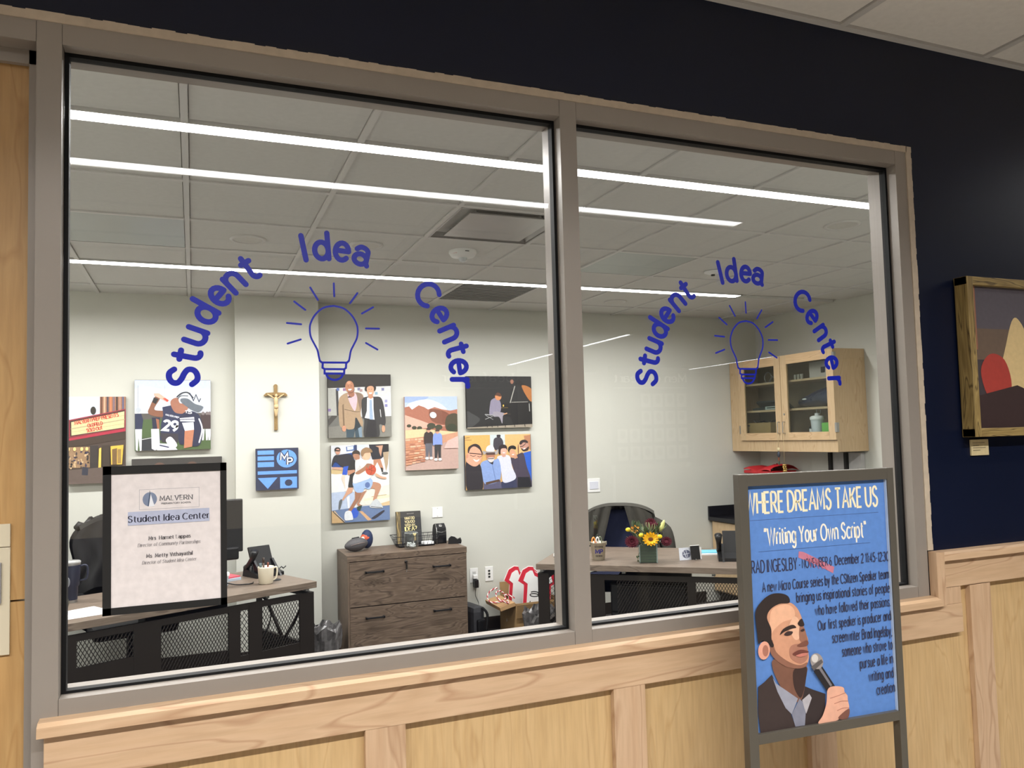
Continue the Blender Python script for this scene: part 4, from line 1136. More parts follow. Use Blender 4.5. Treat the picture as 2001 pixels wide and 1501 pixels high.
# red rocks (crop x155..715, y408..1180)
q = Print(0.456, 0.612, 155, 715, 408, 1178, (176, 192, 220))
q.P([(155, 408), (400, 408), (330, 450), (155, 470)], (150, 170, 210), True); q.P([(200, 480), (420, 440), (600, 540), (500, 580), (200, 560)], (222, 226, 236), True); q.P([(155, 520), (200, 510), (230, 545), (300, 500), (360, 520), (400, 545), (470, 520), (550, 545), (640, 560), (715, 545), (715, 800), (155, 800)], (164, 104, 84)); q.P([(155, 600), (320, 660), (420, 700), (600, 720), (155, 760)], (212, 168, 150)); q.P([(420, 545), (560, 560), (640, 620), (600, 700), (480, 690), (420, 640)], (122, 74, 58), True); q.E(452, 606, 40, 38, (96, 62, 50), 15); q.E(453, 605, 36, 32, (236, 238, 242), 25); q.P([(600, 620), (715, 600), (715, 780), (590, 760)], (74, 66, 50), True)
for x, y, r_ in ((195, 715, 24), (250, 735, 26), (305, 740, 28), (430, 720, 46), (510, 735, 40), (650, 740, 56)):
    q.E(x, y, r_, r_ * .7, (56, 60, 44))
q.P([(155, 760), (340, 750), (715, 790), (715, 860), (155, 850)], (206, 192, 150)); q.P([(155, 850), (360, 830), (360, 1040), (155, 1140)], (188, 132, 104)); q.P([(540, 820), (715, 790), (715, 860), (540, 910)], (196, 146, 118)); q.P([(360, 930), (540, 910), (715, 850), (715, 1178), (155, 1178), (155, 1140), (360, 1040)], (186, 156, 146))
rr_ = random.Random(8)
for r_ in range(11):
    y = 856 + r_ * 25
    x = 158 + rr_.uniform(-20, 5)
    while x < 345:
        ln = rr_.uniform(26, 60); dy = (x - 155) * -.05 * (1 + r_ * .25)
        q.P([(x, y + dy), (min(x + ln, 356), y + dy - ln * .05), (min(x + ln, 356), y + dy + 13), (x, y + dy + 15)], rr_.choice([(208, 150, 120), (226, 178, 148), (170, 108, 84), (196, 134, 100)]))
        x += ln + 8
q.P([(600, 880), (715, 830), (715, 960), (560, 960)], (214, 176, 168))
for hx, top, c1, c2 in ((398, 790, (48, 36, 40), (92, 92, 102)), (492, 806, (124, 146, 206), (44, 44, 50))):
    q.P([(hx - 40, top), (hx + 40, top), (hx + 50, top + 100), (hx + 42, top + 118), (hx - 42, top + 118), (hx - 50, top + 100)], c1, True); q.P([(hx - 34, top + 112), (hx + 36, top + 112), (hx + 32, top + 255), (hx + 10, top + 255), (hx + 2, top + 160), (hx - 10, top + 255), (hx - 32, top + 255)], c2)
    q.E(hx - 22, top + 268, 18, 14, (232, 232, 232)); q.E(hx + 22, top + 268, 18, 14, (232, 232, 232)); q.E(hx, top - 26, 19, 26, (200, 148, 124)); q.P([(hx - 22, top - 40), (hx, top - 60), (hx + 22, top - 40), (hx + 18, top - 28), (hx - 18, top - 28)], (60, 48, 46), True)
canvas('red_rock_photo', 'canvas photo of two boys before red rocks with a round hole', 1.914, 2.370, 1.276, 1.886, WY_R, q, (190, 160, 152))
# piano (x795..1490, y185..735)
q = Print(0.608, 0.447, 797, 1485, 185, 735, (34, 33, 33))
q.P([(797, 560), (850, 580), (930, 640), (860, 710), (797, 720)], (62, 62, 62), True); q.P([(797, 725), (1485, 700), (1485, 735), (797, 735)], (150, 140, 124))
q.P([(1110, 470), (1485, 465), (1485, 700), (1280, 700), (1250, 620), (1110, 590)], (20, 18, 18)); q.P([(1300, 270), (1350, 215), (1485, 330), (1485, 450), (1420, 400), (1380, 290)], (26, 22, 20)); q.P([(1380, 280), (1485, 320), (1485, 455), (1430, 400)], (170, 108, 56), True); q.L([(1252, 465), (1305, 290)], 9, (170, 168, 160)); q.L([(1265, 462), (1440, 458)], 6, (150, 146, 140)); q.E(1275, 240, 18, 24, (150, 104, 84)); q.E(1178, 498, 7, 12, (220, 186, 90)); q.L([(1135, 520), (1225, 520)], 4, (130, 104, 50)); q.L([(1110, 575), (1250, 590)], 8, (60, 52, 44)); q.L([(1456, 480), (1458, 560)], 6, (190, 190, 186))
q.P([(1060, 430), (1110, 415), (1150, 470), (1140, 570), (1060, 600), (1028, 590), (1040, 470)], (134, 128, 148), True); q.P([(1080, 560), (1190, 580), (1170, 610), (1160, 690), (1130, 620), (1070, 612)], (146, 140, 150), True); q.E(1125, 400, 34, 40, (196, 130, 86)); q.P([(1092, 385), (1120, 356), (1156, 380), (1150, 400), (1110, 390)], (84, 52, 38), True); q.L([(1180, 590), (1212, 580)], 10, (200, 150, 110)); q.L([(985, 590), (1080, 600)], 10, (150, 150, 150)); q.L([(985, 640), (1060, 612)], 4, (190, 190, 190)); q.L([(990, 600), (1065, 645)], 4, (170, 170, 170))
for x in (1000, 1050, 1110, 1190, 1290, 1400):
    q.L([(x, 690), (x + 4, 725)], 6, (18, 18, 18))
canvas('piano_photo', 'canvas photo of a pianist at a black grand piano', 2.457, 3.065, 1.612, 2.062, WY_R, q, (46, 44, 44))
# group selfie (crop 70..1610, 130..1400)
q = Print(0.610, 0.465, 70, 1610, 130, 1400, (206, 164, 104))
q.B(70, 130, 640, 500, (214, 168, 98)); q.P([(650, 130), (1000, 130), (1000, 420), (650, 500)], (196, 206, 208)); q.B(1000, 130, 1610, 600, (210, 174, 116)); q.P([(1450, 170), (1610, 150), (1610, 520), (1500, 450)], (176, 124, 92)); q.E(1310, 500, 12, 130, (120, 70, 60)); q.L([(75, 190), (180, 180)], 10, (100, 72, 50)); q.L([(75, 235), (220, 240)], 8, (120, 84, 60))
q.P([(730, 270), (780, 200), (900, 200), (960, 330), (900, 480), (740, 470)], (64, 60, 68), True); q.E(852, 160, 48, 44, (50, 44, 50))
q.P([(1430, 580), (1520, 560), (1610, 540), (1610, 1300), (1560, 1200), (1450, 800)], (44, 92, 190)); q.E(1450, 400, 106, 140, (186, 140, 124), -20); q.P([(1340, 360), (1370, 290), (1470, 265), (1545, 310), (1530, 350), (1440, 330), (1380, 380)], (54, 44, 44), True); q.P([(1380, 470), (1460, 500), (1560, 430), (1545, 520), (1440, 545), (1395, 510)], (58, 44, 42), True); q.L([(1355, 430), (1420, 420), (1490, 360)], 14, (40, 34, 36)); q.E(1455, 480, 34, 14, (232, 220, 214), -25)
q.P([(1120, 700), (1300, 610), (1430, 590), (1500, 900), (1590, 1180), (1600, 1400), (1270, 1400), (1220, 1100), (1160, 880)], (68, 60, 76), True); q.P([(1280, 1150), (1560, 1160), (1610, 1400), (1270, 1400)], (28, 28, 36)); q.E(1175, 590, 78, 105, (206, 154, 124), -15); q.P([(1062, 500), (1090, 420), (1180, 395), (1250, 430), (1245, 490), (1150, 470), (1100, 520), (1090, 570)], (28, 26, 28), True); q.P([(1170, 660), (1270, 620), (1290, 690), (1220, 715)], (196, 144, 116)); q.E(1180, 610, 30, 12, (240, 230, 226), -10)
q.P([(880, 1250), (1240, 1150), (1260, 1400), (890, 1400)], (52, 56, 84)); q.P([(800, 680), (920, 620), (1060, 620), (1120, 700), (1150, 900), (1240, 1150), (1100, 1250), (930, 1250), (890, 1000)], (206, 208, 226), True); q.P([(870, 510), (890, 440), (990, 430), (1035, 500), (1020, 580), (960, 625), (900, 590)], (214, 168, 150), True); q.P([(845, 580), (850, 420), (940, 365), (1030, 400), (1045, 500), (1010, 460), (920, 460), (890, 500), (880, 590)], (44, 34, 36), True); q.P([(910, 590), (1000, 590), (1010, 650), (960, 665), (920, 650)], (200, 154, 136)); q.E(962, 560, 32, 12, (240, 230, 228))
q.P([(480, 1260), (860, 1200), (900, 1400), (470, 1400)], (86, 84, 110)); q.P([(420, 800), (560, 720), (740, 720), (830, 700), (880, 900), (850, 1200), (600, 1290), (480, 1240), (440, 1020)], (132, 156, 206), True); q.L([(680, 800), (760, 1230)], 14, (96, 120, 170)); q.P([(560, 720), (640, 780), (720, 730), (700, 830), (640, 800)], (34, 30, 40)); q.P([(520, 1240), (840, 1180), (850, 1230), (530, 1300)], (84, 62, 50)); q.E(650, 620, 100, 140, (178, 122, 98)); q.P([(580, 680), (650, 660), (730, 670), (720, 740), (660, 778), (600, 740)], (208, 202, 200), True); q.P([(470, 500), (545, 520), (640, 500), (760, 520), (830, 470), (830, 540), (790, 600), (700, 560), (560, 560), (500, 590)], (166, 160, 158), True); q.P([(545, 500), (570, 410), (640, 370), (710, 390), (745, 510), (640, 520)], (232, 226, 222), True); q.P([(540, 545), (760, 545), (750, 600), (560, 600)], (84, 62, 56)); q.L([(590, 690), (720, 685)], 16, (90, 62, 52))
q.P([(80, 760), (200, 800), (380, 800), (440, 1000), (440, 1400), (100, 1400)], (44, 40, 46), True); q.P([(120, 560), (150, 420), (280, 350), (400, 420), (450, 560), (420, 740), (340, 840), (240, 850), (130, 780), (80, 700)], (218, 160, 134), True); q.P([(130, 520), (150, 400), (290, 330), (400, 380), (455, 520), (460, 600), (400, 470), (280, 390), (190, 440), (150, 540)], (54, 42, 44), True); q.L([(170, 545), (300, 560), (455, 580)], 18, (36, 30, 34)); q.L([(180, 590), (250, 620), (310, 600)], 10, (36, 30, 34), True); q.L([(345, 620), (400, 640), (450, 610)], 10, (36, 30, 34), True); q.P([(250, 680), (320, 712), (390, 690), (350, 745), (290, 740)], (238, 226, 220), True); q.E(112, 610, 26, 50, (200, 140, 116))
canvas('group_photo', 'canvas selfie photo of five men, one in a white cowboy hat', 2.432, 3.046, 1.088, 1.552, WY_R, q, (60, 54, 54))
# small blue square with the monogram (plain stand-in design)
q = Print(0.309, 0.309, 0, 100, 0, 100, (38, 46, 74)); BL = (98, 150, 226)
q.B(4, 4, 42, 14, BL); q.B(4, 18, 42, 28, BL); q.B(4, 32, 42, 44, BL); q.E(72, 25, 24, 22, BL); q.B(4, 54, 96, 62, BL); q.P([(4, 70), (50, 70), (27, 97)], BL); q.P([(56, 70), (96, 70), (96, 97), (56, 97)], BL); q.E(76, 84, 9, 8, (38, 46, 74))
q.T('M', (58, 28), (75, 28), 16, (38, 46, 74), wt=0.5, serif=False); q.T('M', (58, 28), (75, 28), 16, (232, 236, 242), wt=0.2); q.T('P', (74, 40), (85, 40), 16, (38, 46, 74), wt=0.5); q.T('P', (74, 40), (85, 40), 16, (232, 236, 242), wt=0.2)
canvas('blue_canvas', 'small square navy and light blue canvas with a monogram, under the crucifix', 0.719, 1.028, 1.180, 1.492, WY_C, q, (30, 36, 60))

# ------------------------------------------------------------------ crucifix
cr = thing('crucifix', 'small wooden wall crucifix with a pale figure', 'crucifix', (0.868, WY_C, 1.728))
M_olive = wood('olive wood', (150, 122, 76), (130, 104, 62), (104, 82, 50), 'Z', 0.45, 0.5, 20, 4)
part('upright', cr, M_olive, MB().box(-.013, .013, -.016, -.001, 0, 0.33, c=.002).lathe([(0.015, 0), (0.015, 0.014)], 16, M=Matrix.Translation((0, -.001, .335)) @ Matrix.Rotation(pi / 2, 4, 'X')))
part('crossbar', cr, M_olive, MB().prism([(-.086, .268), (-.07, .284), (0, .288), (.07, .284), (.086, .268), (.082, .258), (.0, .264), (-.082, .258)], -.018, -.002))
M_fig = mat('pale resin figure', (206, 176, 132), 0.5, var=0.05)
mb = MB()
mb.ball((0.002, -.032, .262), .011, .011, .014, 12)
mb.tube([(0, -.028, .25), (0, -.03, .235), (0, -.029, .215), (.001, -.028, .19), (.002, -.027, .175)], [.008, .016, .014, .012, .014], 12)
mb.tube([(-.006, -.028, .178), (-.007, -.036, .15), (-.003, -.028, .118), (0, -.024, .098)], [.009, .008, .006, .004], 8)
mb.tube([(.008, -.028, .178), (.007, -.036, .15), (.003, -.03, .118), (.001, -.026, .098)], [.009, .008, .006, .004], 8)
mb.tube([(-.012, -.029, .24), (-.036, -.026, .258), (-.062, -.022, .274)], [.006, .005, .0035], 8)
mb.tube([(.012, -.029, .24), (.036, -.026, .258), (.062, -.022, .274)], [.006, .005, .0035], 8)
part('figure', cr, M_fig, mb)
part('loincloth', cr, M_fig, MB().tube([(0, -.029, .192), (0.001, -.03, .178), (0.001, -.032, .162)], [.014, .017, .015], 12))

# ------------------------------------------------------------------ plates and outlets
def plate(name, label, x, z, w_, h_, kind, wy=WY_R):
    t = thing(name, label, 'plate' if kind == 'blank' else 'outlet', (x, wy, z))
    part('cover', t, M_white, MB().box(-w_ / 2, w_ / 2, -.006, 0, -h_ / 2, h_ / 2, c=.002))
    if kind == 'outlet':
        for dz in (-.02, .02):
            part('socket', t, M_black if False else mat('grey socket', (190, 190, 188), 0.5, var=0), MB().box(-.016, .016, -.008, -.006, dz - .014, dz + .014, c=.001))
            part('slots', t, M_blackm, MB().box(-.008, -.005, -.0085, -.0078, dz - .006, dz + .006).box(.005, .008, -.0085, -.0078, dz - .006, dz + .006))
    elif kind == 'data':
        for dz in (-.025, 0, .025):
            part('jack', t, M_blackm, MB().box(-.009, .009, -.0085, -.0055, dz - .008, dz + .008, c=.002))
    elif kind == 'switch':
        part('rocker', t, mat('pale grey switch', (206, 208, 218), 0.4, var=0), MB().box(-w_ / 2 + .02, w_ / 2 - .02, -.010, -.006, -.035, .035, c=.002))
    else:
        for dz in (-.033, .033):
            part('screw', t, M_steel, MB().box(-.003, .003, -.0068, -.006, dz - .003, dz + .003))
    return t


plate('switch_plate', 'white double switch plate on the wall above the office chair with the jacket', 3.674, 1.170, 0.128, 0.124, 'switch')
plate('blank_plate', 'pale blank wall plate above the pencil sharpener', 2.186, 1.015, 0.09, 0.085, 'blank')
plate('wall_outlet', 'white outlet holding a black phone charger', 2.498, 0.463, 0.072, 0.120, 'outlet')
plate('data_outlet', 'white wall plate with three dark jacks beside the charger outlet', 2.635, 0.464, 0.072, 0.122, 'data')
ch = thing('phone_charger', 'black and white plug chargers with cables hanging from the outlet', 'charger', (2.498, WY_R, 0.45))
part('white_plug', ch, M_white, MB().box(-.018, .02, -.045, -.009, -.012, .02, c=.004))
part('black_adapter', ch, M_black, MB().box(-.014, .022, -.06, -.009, -.085, -.018, c=.004))
part('black_cable', ch, M_black, MB().tube(catmull([(0.004, -.04, -.085), (.0, -.03, -.15), (.03, -.02, -.22), (.05, -.03, -.30), (.03, -.05, -.36), (0.0, -.06, -.44)], False, 6), .0025, 6))
part('white_cable', ch, M_white, MB().tube(catmull([(0.018, -.04, -.01), (.036, -.05, -.06), (.02, -.04, -.14), (.03, -.03, -.22), (.045, -.04, -.3), (.02, -.09, -.42), (.04, -.1, -.43)], False, 6), .002, 6))

# ------------------------------------------------------------------ desks
def mesh_panel(x0, x1, z0, z1, y, name, parent, cell=0.019, hgt=0.034, th=0.0022):
    """expanded metal: zigzag wires meeting at the diamond knuckles"""
    mb = MB()
    nx = int((x1 - x0) / cell); nz = int((z1 - z0) / hgt)
    cw = (x1 - x0) / nx; chh = (z1 - z0) / nz
    for j in range(nz):
        for i in range(nx):
            for sg_ in (1, -1):
                xa = x0 + (i + 0.5 - 0.5 * sg_ * 0) * cw
                a = (x0 + i * cw + cw / 2, z0 + j * chh); b = (x0 + i * cw + (cw if sg_ > 0 else 0), z0 + (j + .5) * chh); c = (x0 + i * cw + cw / 2, z0 + (j + 1) * chh)
                for p, q_ in ((a, b), (b, c)):
                    mb.add([(p[0] - th, y, p[1]), (p[0] + th, y - .0015, p[1]), (q_[0] + th, y - .0015, q_[1]), (q_[0] - th, y, q_[1])], [(0, 1, 2, 3)])
    o = part(name, parent, M_brown, mb)
    o['kind'] = 'stuff'
    return o


ld = thing('office_desk', 'grey oak desk with dark metal mesh front, behind the paper notice', 'desk', (1.017, 3.415, 0), rad(23.7))
part('desktop', ld, M_desk, MB().box(-1.95, 0, 0, 0.78, 0.70, 0.74, c=0.002))
part('end_frame', ld, M_brown, MB().box(-0.03, -0.004, 0.03, 0.075, 0.0, 0.672).box(-.03, -.004, .70, .74, 0, .672).box(-.0299, -.0041, .075, .70, .64, .6719).box(-.0299, -.0041, .075, .70, 0, .34))
part('end_brace', ld, M_brown, MB().tube([(-.017, .08, .64), (-.017, .36, .34)], .014, 4))
part('end_brace', ld, M_brown, MB().tube([(-.017, .70, .64), (-.017, .42, .34)], .014, 4))
part('end_panel', ld, M_brown, MB().box(-1.93, -1.90, 0.03, 0.74, 0.0, 0.672, c=.001))
for xx in (-0.02, -.30, -1.915):
    part('spacer', ld, M_steel, MB().box(xx - .012, xx + .012, .08, .12, .672, .70))
for x0, x1 in ((-.105, -.03), (-.448, -.365), (-.575, -.503), (-1.112, -.968), (-1.47, -1.395)):
    part('front_post', ld, M_brown, MB().box(x0, x1, 0.03, 0.045, 0.0, 0.672))
part('front_rail', ld, M_brown, MB().box(-1.90, -.03, 0.031, 0.045, 0.636, 0.673))
part('front_rail', ld, M_brown, MB().box(-1.90, -1.112, 0.031, 0.045, 0.0, 0.50).box(-1.112, -.575, 0.0312, 0.0449, 0.0, 0.33).box(-.575, -.03, 0.0311, 0.0451, 0, 0.37))
for x0, x1, z0 in ((-1.395, -1.112, .50), (-.968, -.575, .33), (-.503, -.448, .37), (-.365, -.105, .355), (-1.90, -1.47, .50)):
    mesh_panel(x0, x1, z0, .64, 0.038, 'expanded_mesh', ld)
part('cable', ld, M_blackm, MB().tube(catmull([(-.30, .2, .69), (-.24, .16, .60), (-.25, .15, .5), (-.30, .16, .38), (-.28, .2, .2)], False, 5), .005, 6))
part('cable_tray', ld, M_blackm, MB().box(-.95, -.45, .30, .42, .58, .66, c=.01))
pf = thing('desk_pedestal', 'black drawer pedestal seen through the mesh of the desk behind the notice', 'drawers', tuple(Vector((1.017, 3.415, 0)) + Matrix.Rotation(rad(23.7), 3, 'Z') @ Vector((-1.9, .35, 0))), rad(23.7))
part('body', pf, M_black, MB().box(0, .38, 0, .38, 0, .5, c=.004))
for z in (.03, .19, .345):
    part('drawer', pf, M_black, MB().box(.01, .37, -.012, .0, z, z + .145, c=.003))

rd = thing('office_desk', 'grey oak desk holding the flower vase, with dark metal mesh front', 'desk', (2.503, 3.306, 0), rad(-39.0))
part('desktop', rd, M_desk, MB().box(0, 1.83, 0, 0.88, 0.70, 0.74, c=0.002))
part('end_panel', rd, M_brown, MB().box(0.004, 0.030, 0.03, 0.10, 0.0, 0.672).box(0.004, .03, .76, .83, 0, .672).box(.0041, .0299, .10, .76, .60, .6719).box(.0041, .0299, .10, .76, 0, .3))
part('end_panel', rd, M_brown, MB().box(1.80, 1.826, 0.03, 0.84, 0.0, 0.672, c=.001))
for xx in (.02, .6, 1.2, 1.8):
    part('spacer', rd, M_steel, MB().box(xx - .012, xx + .012, .08, .12, .672, .70))
part('front_panel', rd, M_brown, MB().box(.12, .475, .03, .045, 0, .672))
part('front_rail', rd, M_brown, MB().box(.475, 1.80, .031, .045, .636, .673).box(.475, 1.80, .031, .045, 0, .33))
part('front_post', rd, M_brown, MB().box(.03, .082, .03, .045, 0, .672))
part('front_post', rd, M_brown, MB().box(1.03, 1.085, .03, .045, .33, .636))
mesh_panel(.56, 1.03, .33, .636, .038, 'expanded_mesh', rd)
mesh_panel(1.085, 1.5, .33, .636, .038, 'expanded_mesh', rd)
mesh_panel(.082, .12, .33, .636, .038, 'expanded_mesh', rd)
M_navycloth = mat('navy fabric', (24, 30, 58), 0.9, var=0.15, scale=12)


def on_desk(org, rz, x, y, z=0.74):
    p = Matrix.Rotation(rad(rz), 3, 'Z') @ Vector((x, y, 0))
    return (org[0] + p.x, org[1] + p.y, z)


LD = lambda x, y, z=0.7402: on_desk((1.017, 3.415), 23.7, x, y, z)
RD = lambda x, y, z=0.7402: on_desk((2.503, 3.306), -39.0, x, y, z)

# ------------------------------------------------------------------ chairs
M_chair = mat('black chair fabric', (26, 25, 25), 0.85, var=0.12, scale=20)


def chair(label, loc, rz, group=None, top=1.06, wd=.25, fabric=None):
    t = thing('office_chair', label, 'chair', loc, rz)
    fabric = fabric or M_chair
    part('seat', t, fabric, MB().box(-.25, .25, -.25, .25, .43, .51, c=.03))
    back = MB().grid(lambda u, v: Vector(((u - .5) * 2 * wd * (1 - .35 * max(0, v - .55) ** 1.3 * 2), .24 + .05 * (1 - (2 * u - 1) ** 2) + .03 * v, .52 + (top - .52) * v)), 10, 12)
    bk = MB()
    for dy in (0, .045):
        bk.add([v + Vector((0, dy, 0)) for v in back.v], back.f, True)
    n_ = 11
    edge = [i for i in range(n_)] + [j * n_ + 10 for j in range(1, 13)] + [12 * n_ + i for i in range(9, -1, -1)] + [j * n_ for j in range(11, 0, -1)]
    m_ = len(back.v)
    bk.f += [(a, b, b + m_, a + m_) for a, b in zip(edge, edge[1:] + edge[:1])]
    bk.sm += [True] * len(edge)
    part('backrest', t, fabric, bk)
    part('gas_column', t, M_black, MB().lathe([(.025, .10), (.025, .43)], 12))
    part('back_stem', t, M_black, MB().tube([(0, .15, .42), (0, .30, .44), (0, .33, .62)], .018, 6))
    for k_ in range(5):
        a = 2 * pi * k_ / 5 + .3
        lg = part('leg', t, M_black, MB().tube([(0, 0, .11), (.16 * cos(a), .16 * sin(a), .095), (.29 * cos(a), .29 * sin(a), .07)], [.022, .018, .012], 6))
        part('caster', lg, M_black, MB().lathe([(.028, -.012), (.028, .012)], 12, M=Matrix.Translation((.29 * cos(a), .29 * sin(a), .029)) @ Matrix.Rotation(a, 4, 'Z') @ Matrix.Rotation(pi / 2, 4, 'Y')))
    for sx in (-1, 1):
        part('armrest', t, M_black, MB().tube([(sx * .24, .05, .46), (sx * .30, .05, .50), (sx * .30, .03, .66)], .014, 6).box(sx * .30 - .04, sx * .30 + .04, -.12, .14, .66, .69, c=.01))
    return t


c1 = (3.47, 3.95, 0)
chair('navy office chair with a dark olive jacket hung over its back', (3.40, 3.72, 0), rad(-32), top=1.0, wd=.26, fabric=M_navycloth)
M_olivec = mat('olive black cloth', (58, 56, 50), 0.95, var=0.14, scale=9, bump=0.4)
jk = thing('jacket', 'dark olive jacket draped over the office chair behind the flowers', 'jacket', (3.40, 3.72, -.03), rad(-32))


def drape(u, v):
    a = (u - .5) * 2
    x = a * (.26 + .13 * (1 - v) ** .8 + .03 * sin(v * 9 + u * 5))
    z = 1.075 - .07 * abs(a) ** 3.2 - (1 - v) * (.50 + .05 * cos(u * 11))
    return x, z


mb = MB()
mb.grid(lambda u, v: Vector((drape(u, v)[0], .375 + .03 * sin(u * 23) * (1 - v) + .01 * sin(u * 50), drape(u, v)[1])), 34, 16)
mb.grid(lambda u, v: Vector((drape(u, 1)[0], .375 - .17 * v + .0 * u, drape(u, 1)[1] + .018 * sin(pi * v))), 34, 6)
part('back_cloth', jk, M_olivec, mb)
mb = MB()
def flap(u, v, s_):
    xt = .05 + .22 * u
    x = xt + (1 - v) * (.14 * (1 - u) + .12 * u)
    return Vector((s_ * x, .20 - .018 * sin(u * 7 + v * 4) * (1 - v) - .012 * sin(u * 17), 1.073 - .07 * (xt / .27) ** 3.2 - (1 - v) * (.50 + .03 * cos(u * 6))))
for side in (-1, 1):
    mb.grid(lambda u, v, s_=side: flap(u, v, s_), 14, 16)
part('front_flaps', jk, M_olivec, mb)
part('sleeve', jk, M_olivec, MB().tube(catmull([(-.27, .28, .93), (-.36, .28, .86), (-.38, .26, .70), (-.37, .25, .56)], False, 5), [.055] * 5 + [.06] * 6 + [.05] * 5, 10))
part('sleeve', jk, M_olivec, MB().tube(catmull([(.27, .28, .93), (.37, .28, .86), (.40, .26, .70), (.40, .25, .56)], False, 5), [.055] * 5 + [.06] * 6 + [.05] * 5, 10))
chair('black office chair at the desk behind the paper notice', (-0.10, 4.02, 0), rad(14), top=1.12, wd=.25)
bj = thing('puffer_jacket', 'black puffer jacket over the chair behind the paper notice', 'jacket', (-0.10, 4.02, 0), rad(14))
M_puff = mat('black quilted nylon', (20, 19, 20), 0.55, var=0.15, scale=12, bump=0.3)
mb = MB()
mb.grid(lambda u, v: Vector((drape(u, v)[0] * .98, .36 + .03 * sin(u * 23) * (1 - v) + .012 * sin(u * 50 + v * 8), drape(u, v)[1] + .085)), 40, 18)
mb.grid(lambda u, v: Vector((drape(u, 1)[0] * .98, .36 - .16 * v, drape(u, 1)[1] + .085 + .018 * sin(pi * v))), 40, 6)
mb.grid(lambda u, v: Vector((drape(u, v)[0] * .98, .20 - .02 * sin(u * 31) * (1 - v), drape(u, v)[1] + .085)), 40, 18)
part('shell', bj, M_puff, mb)
part('fringed_hood', bj, M_puff, MB().tube([(drape(i / 30, 1)[0] * 1.02, .30 + .02 * sin(i * 1.7), drape(i / 30, 1)[1] + .088 + .008 * sin(i * 2.3)) for i in range(31)], [.022 + .008 * sin(i * 1.9) for i in range(31)], 8))

# ------------------------------------------------------------------ things on the desk behind the notice
def pen_set(t, spots, z0, L_=0.14, cols=((40, 40, 44), (200, 90, 60), (150, 190, 200), (90, 70, 60))):
    for i, (x, y, tx, ty) in enumerate(spots):
        c = cols[i % len(cols)]
        p = thing('pen', t[i], 'pen', (0, 0, 0)) if isinstance(t, list) else t
        yield p, x, y, tx, ty, c


def loose_pen(label, base, lean, L_, c, r_=.0045, name='pen', grp=None):
    p = thing(name, label, name.split('_')[-1], base, group=grp)
    part('barrel', p, mat('pen %d %d %d' % c, c, .4, var=0), MB().tube([(0, 0, 0), (lean[0] * L_, lean[1] * L_, L_)], r_, 8))
    part('cap', p, mat('pen cap %d' % c[0], tuple(int(x * .6) for x in c), .4, var=0), MB().tube([(lean[0] * L_ * .8, lean[1] * L_ * .8, L_ * .8), (lean[0] * L_ * 1.02, lean[1] * L_ * 1.02, L_ * 1.02)], r_ * 1.25, 8))


M_cer = mat('cream ceramic', (228, 220, 198), 0.3, var=0.02, coat=.3)
mg = thing('white_mug', 'cream ceramic mug holding pens at the corner of the desk', 'mug', LD(-.245, .20))
part('cup', mg, M_cer, MB().lathe([(.036, 0), (.044, .004), (.050, .10), (.050, .108), (.046, .108), (.044, .09), (.038, .008), (0, .006)], 28, cap=False).lathe([(.036, 0), (0, 0.0005)], 28, cap=False))
part('handle', mg, M_cer, MB().tube(catmull([(.046, .0, .095), (.066, .0, .098), (.068, .0, .06), (.060, .0, .03), (.043, .0, .02)], False, 5), .0055, 8))
b = LD(-.245, .20, .752)
loose_pen('dark brown pen standing tallest in the cream mug', (b[0] - .012, b[1], b[2]), (-.02, 0), .150, (96, 74, 60), .006)
loose_pen('orange striped pen leaning in the cream mug', (b[0] + .01, b[1] - .01, b[2]), (.02, 0), .120, (214, 110, 80))
loose_pen('pale blue marker standing in the cream mug', (b[0] - .025, b[1] + .008, b[2]), (-.06, .02), .115, (176, 204, 212), .007, 'marker')


def desk_phone(label, loc, rz):
    t = thing('desk_phone', label, 'phone', loc, rz)
    part('base', t, M_black, MB().prism([(-.10, .0), (.09, .0), (.09, .022), (-.085, .055)], -.10, .10, plane='YZ', M=Matrix.Rotation(0, 4, 'X')))
    part('screen_panel', t, M_blackm, MB().box(-.10, .06, -.008, .008, 0, .165, c=.004, M=Matrix.Translation((.0, -.035, .035)) @ Matrix.Rotation(rad(24), 4, 'X')))
    part('handset', t, M_black, MB().tube([(.085, -.075, .055), (.088, -.04, .075), (.092, .02, .125), (.094, .05, .175)], [.022, .017, .018, .027], 10))
    part('stand', t, M_black, MB().prism([(.03, .0), (.11, .0), (.10, .012), (.0, .11), (-.02, .10)], .06, .075, plane='YZ').prism([(.03, .0), (.11, .0), (.10, .012), (.0, .11), (-.02, .10)], -.075, -.06, plane='YZ'))
    part('cord', t, M_black, MB().tube([(-.10 - .012 * i + .0, -.06 + .006 * sin(i * 2.1), .022 + .008 * cos(i * 2.1)) for i in range(10)], .004, 6))
    return t


desk_phone('black desk phone seen from behind, next to the cream mug', LD(-.10, .50), rad(23.7 + 182))
desk_phone('black desk phone seen from behind, beside the blue booklet', RD(1.32, .36), rad(-39 + 185))
mon = thing('computer_monitor', 'black computer monitor seen from behind, beside the paper notice', 'monitor', LD(-.62, .33), rad(23.7 - 14))
part('shell', mon, mat('black monitor shell', (36, 36, 38), 0.35, var=0), MB().box(-.31, .26, -.02, .012, .215, .545, c=.008))
part('rear_bulge', mon, M_black, MB().box(-.31, .23, -.045, -.0, .17, .25, c=.012))
part('stand_column', mon, M_black, MB().box(-.09, -.03, -.01, .02, .01, .24, c=.004))
part('stand_base', mon, M_black, MB().box(-.16, .06, -.07, .12, 0, .012, c=.004))
tb = thing('plastic_tub', 'small white lidded clear tub by the monitor', 'tub', LD(-.46, .36))
part('body', tb, mat('cloudy plastic', (178, 190, 198), .35, var=0.04), MB().lathe([(.036, 0), (.042, .065)], 24))
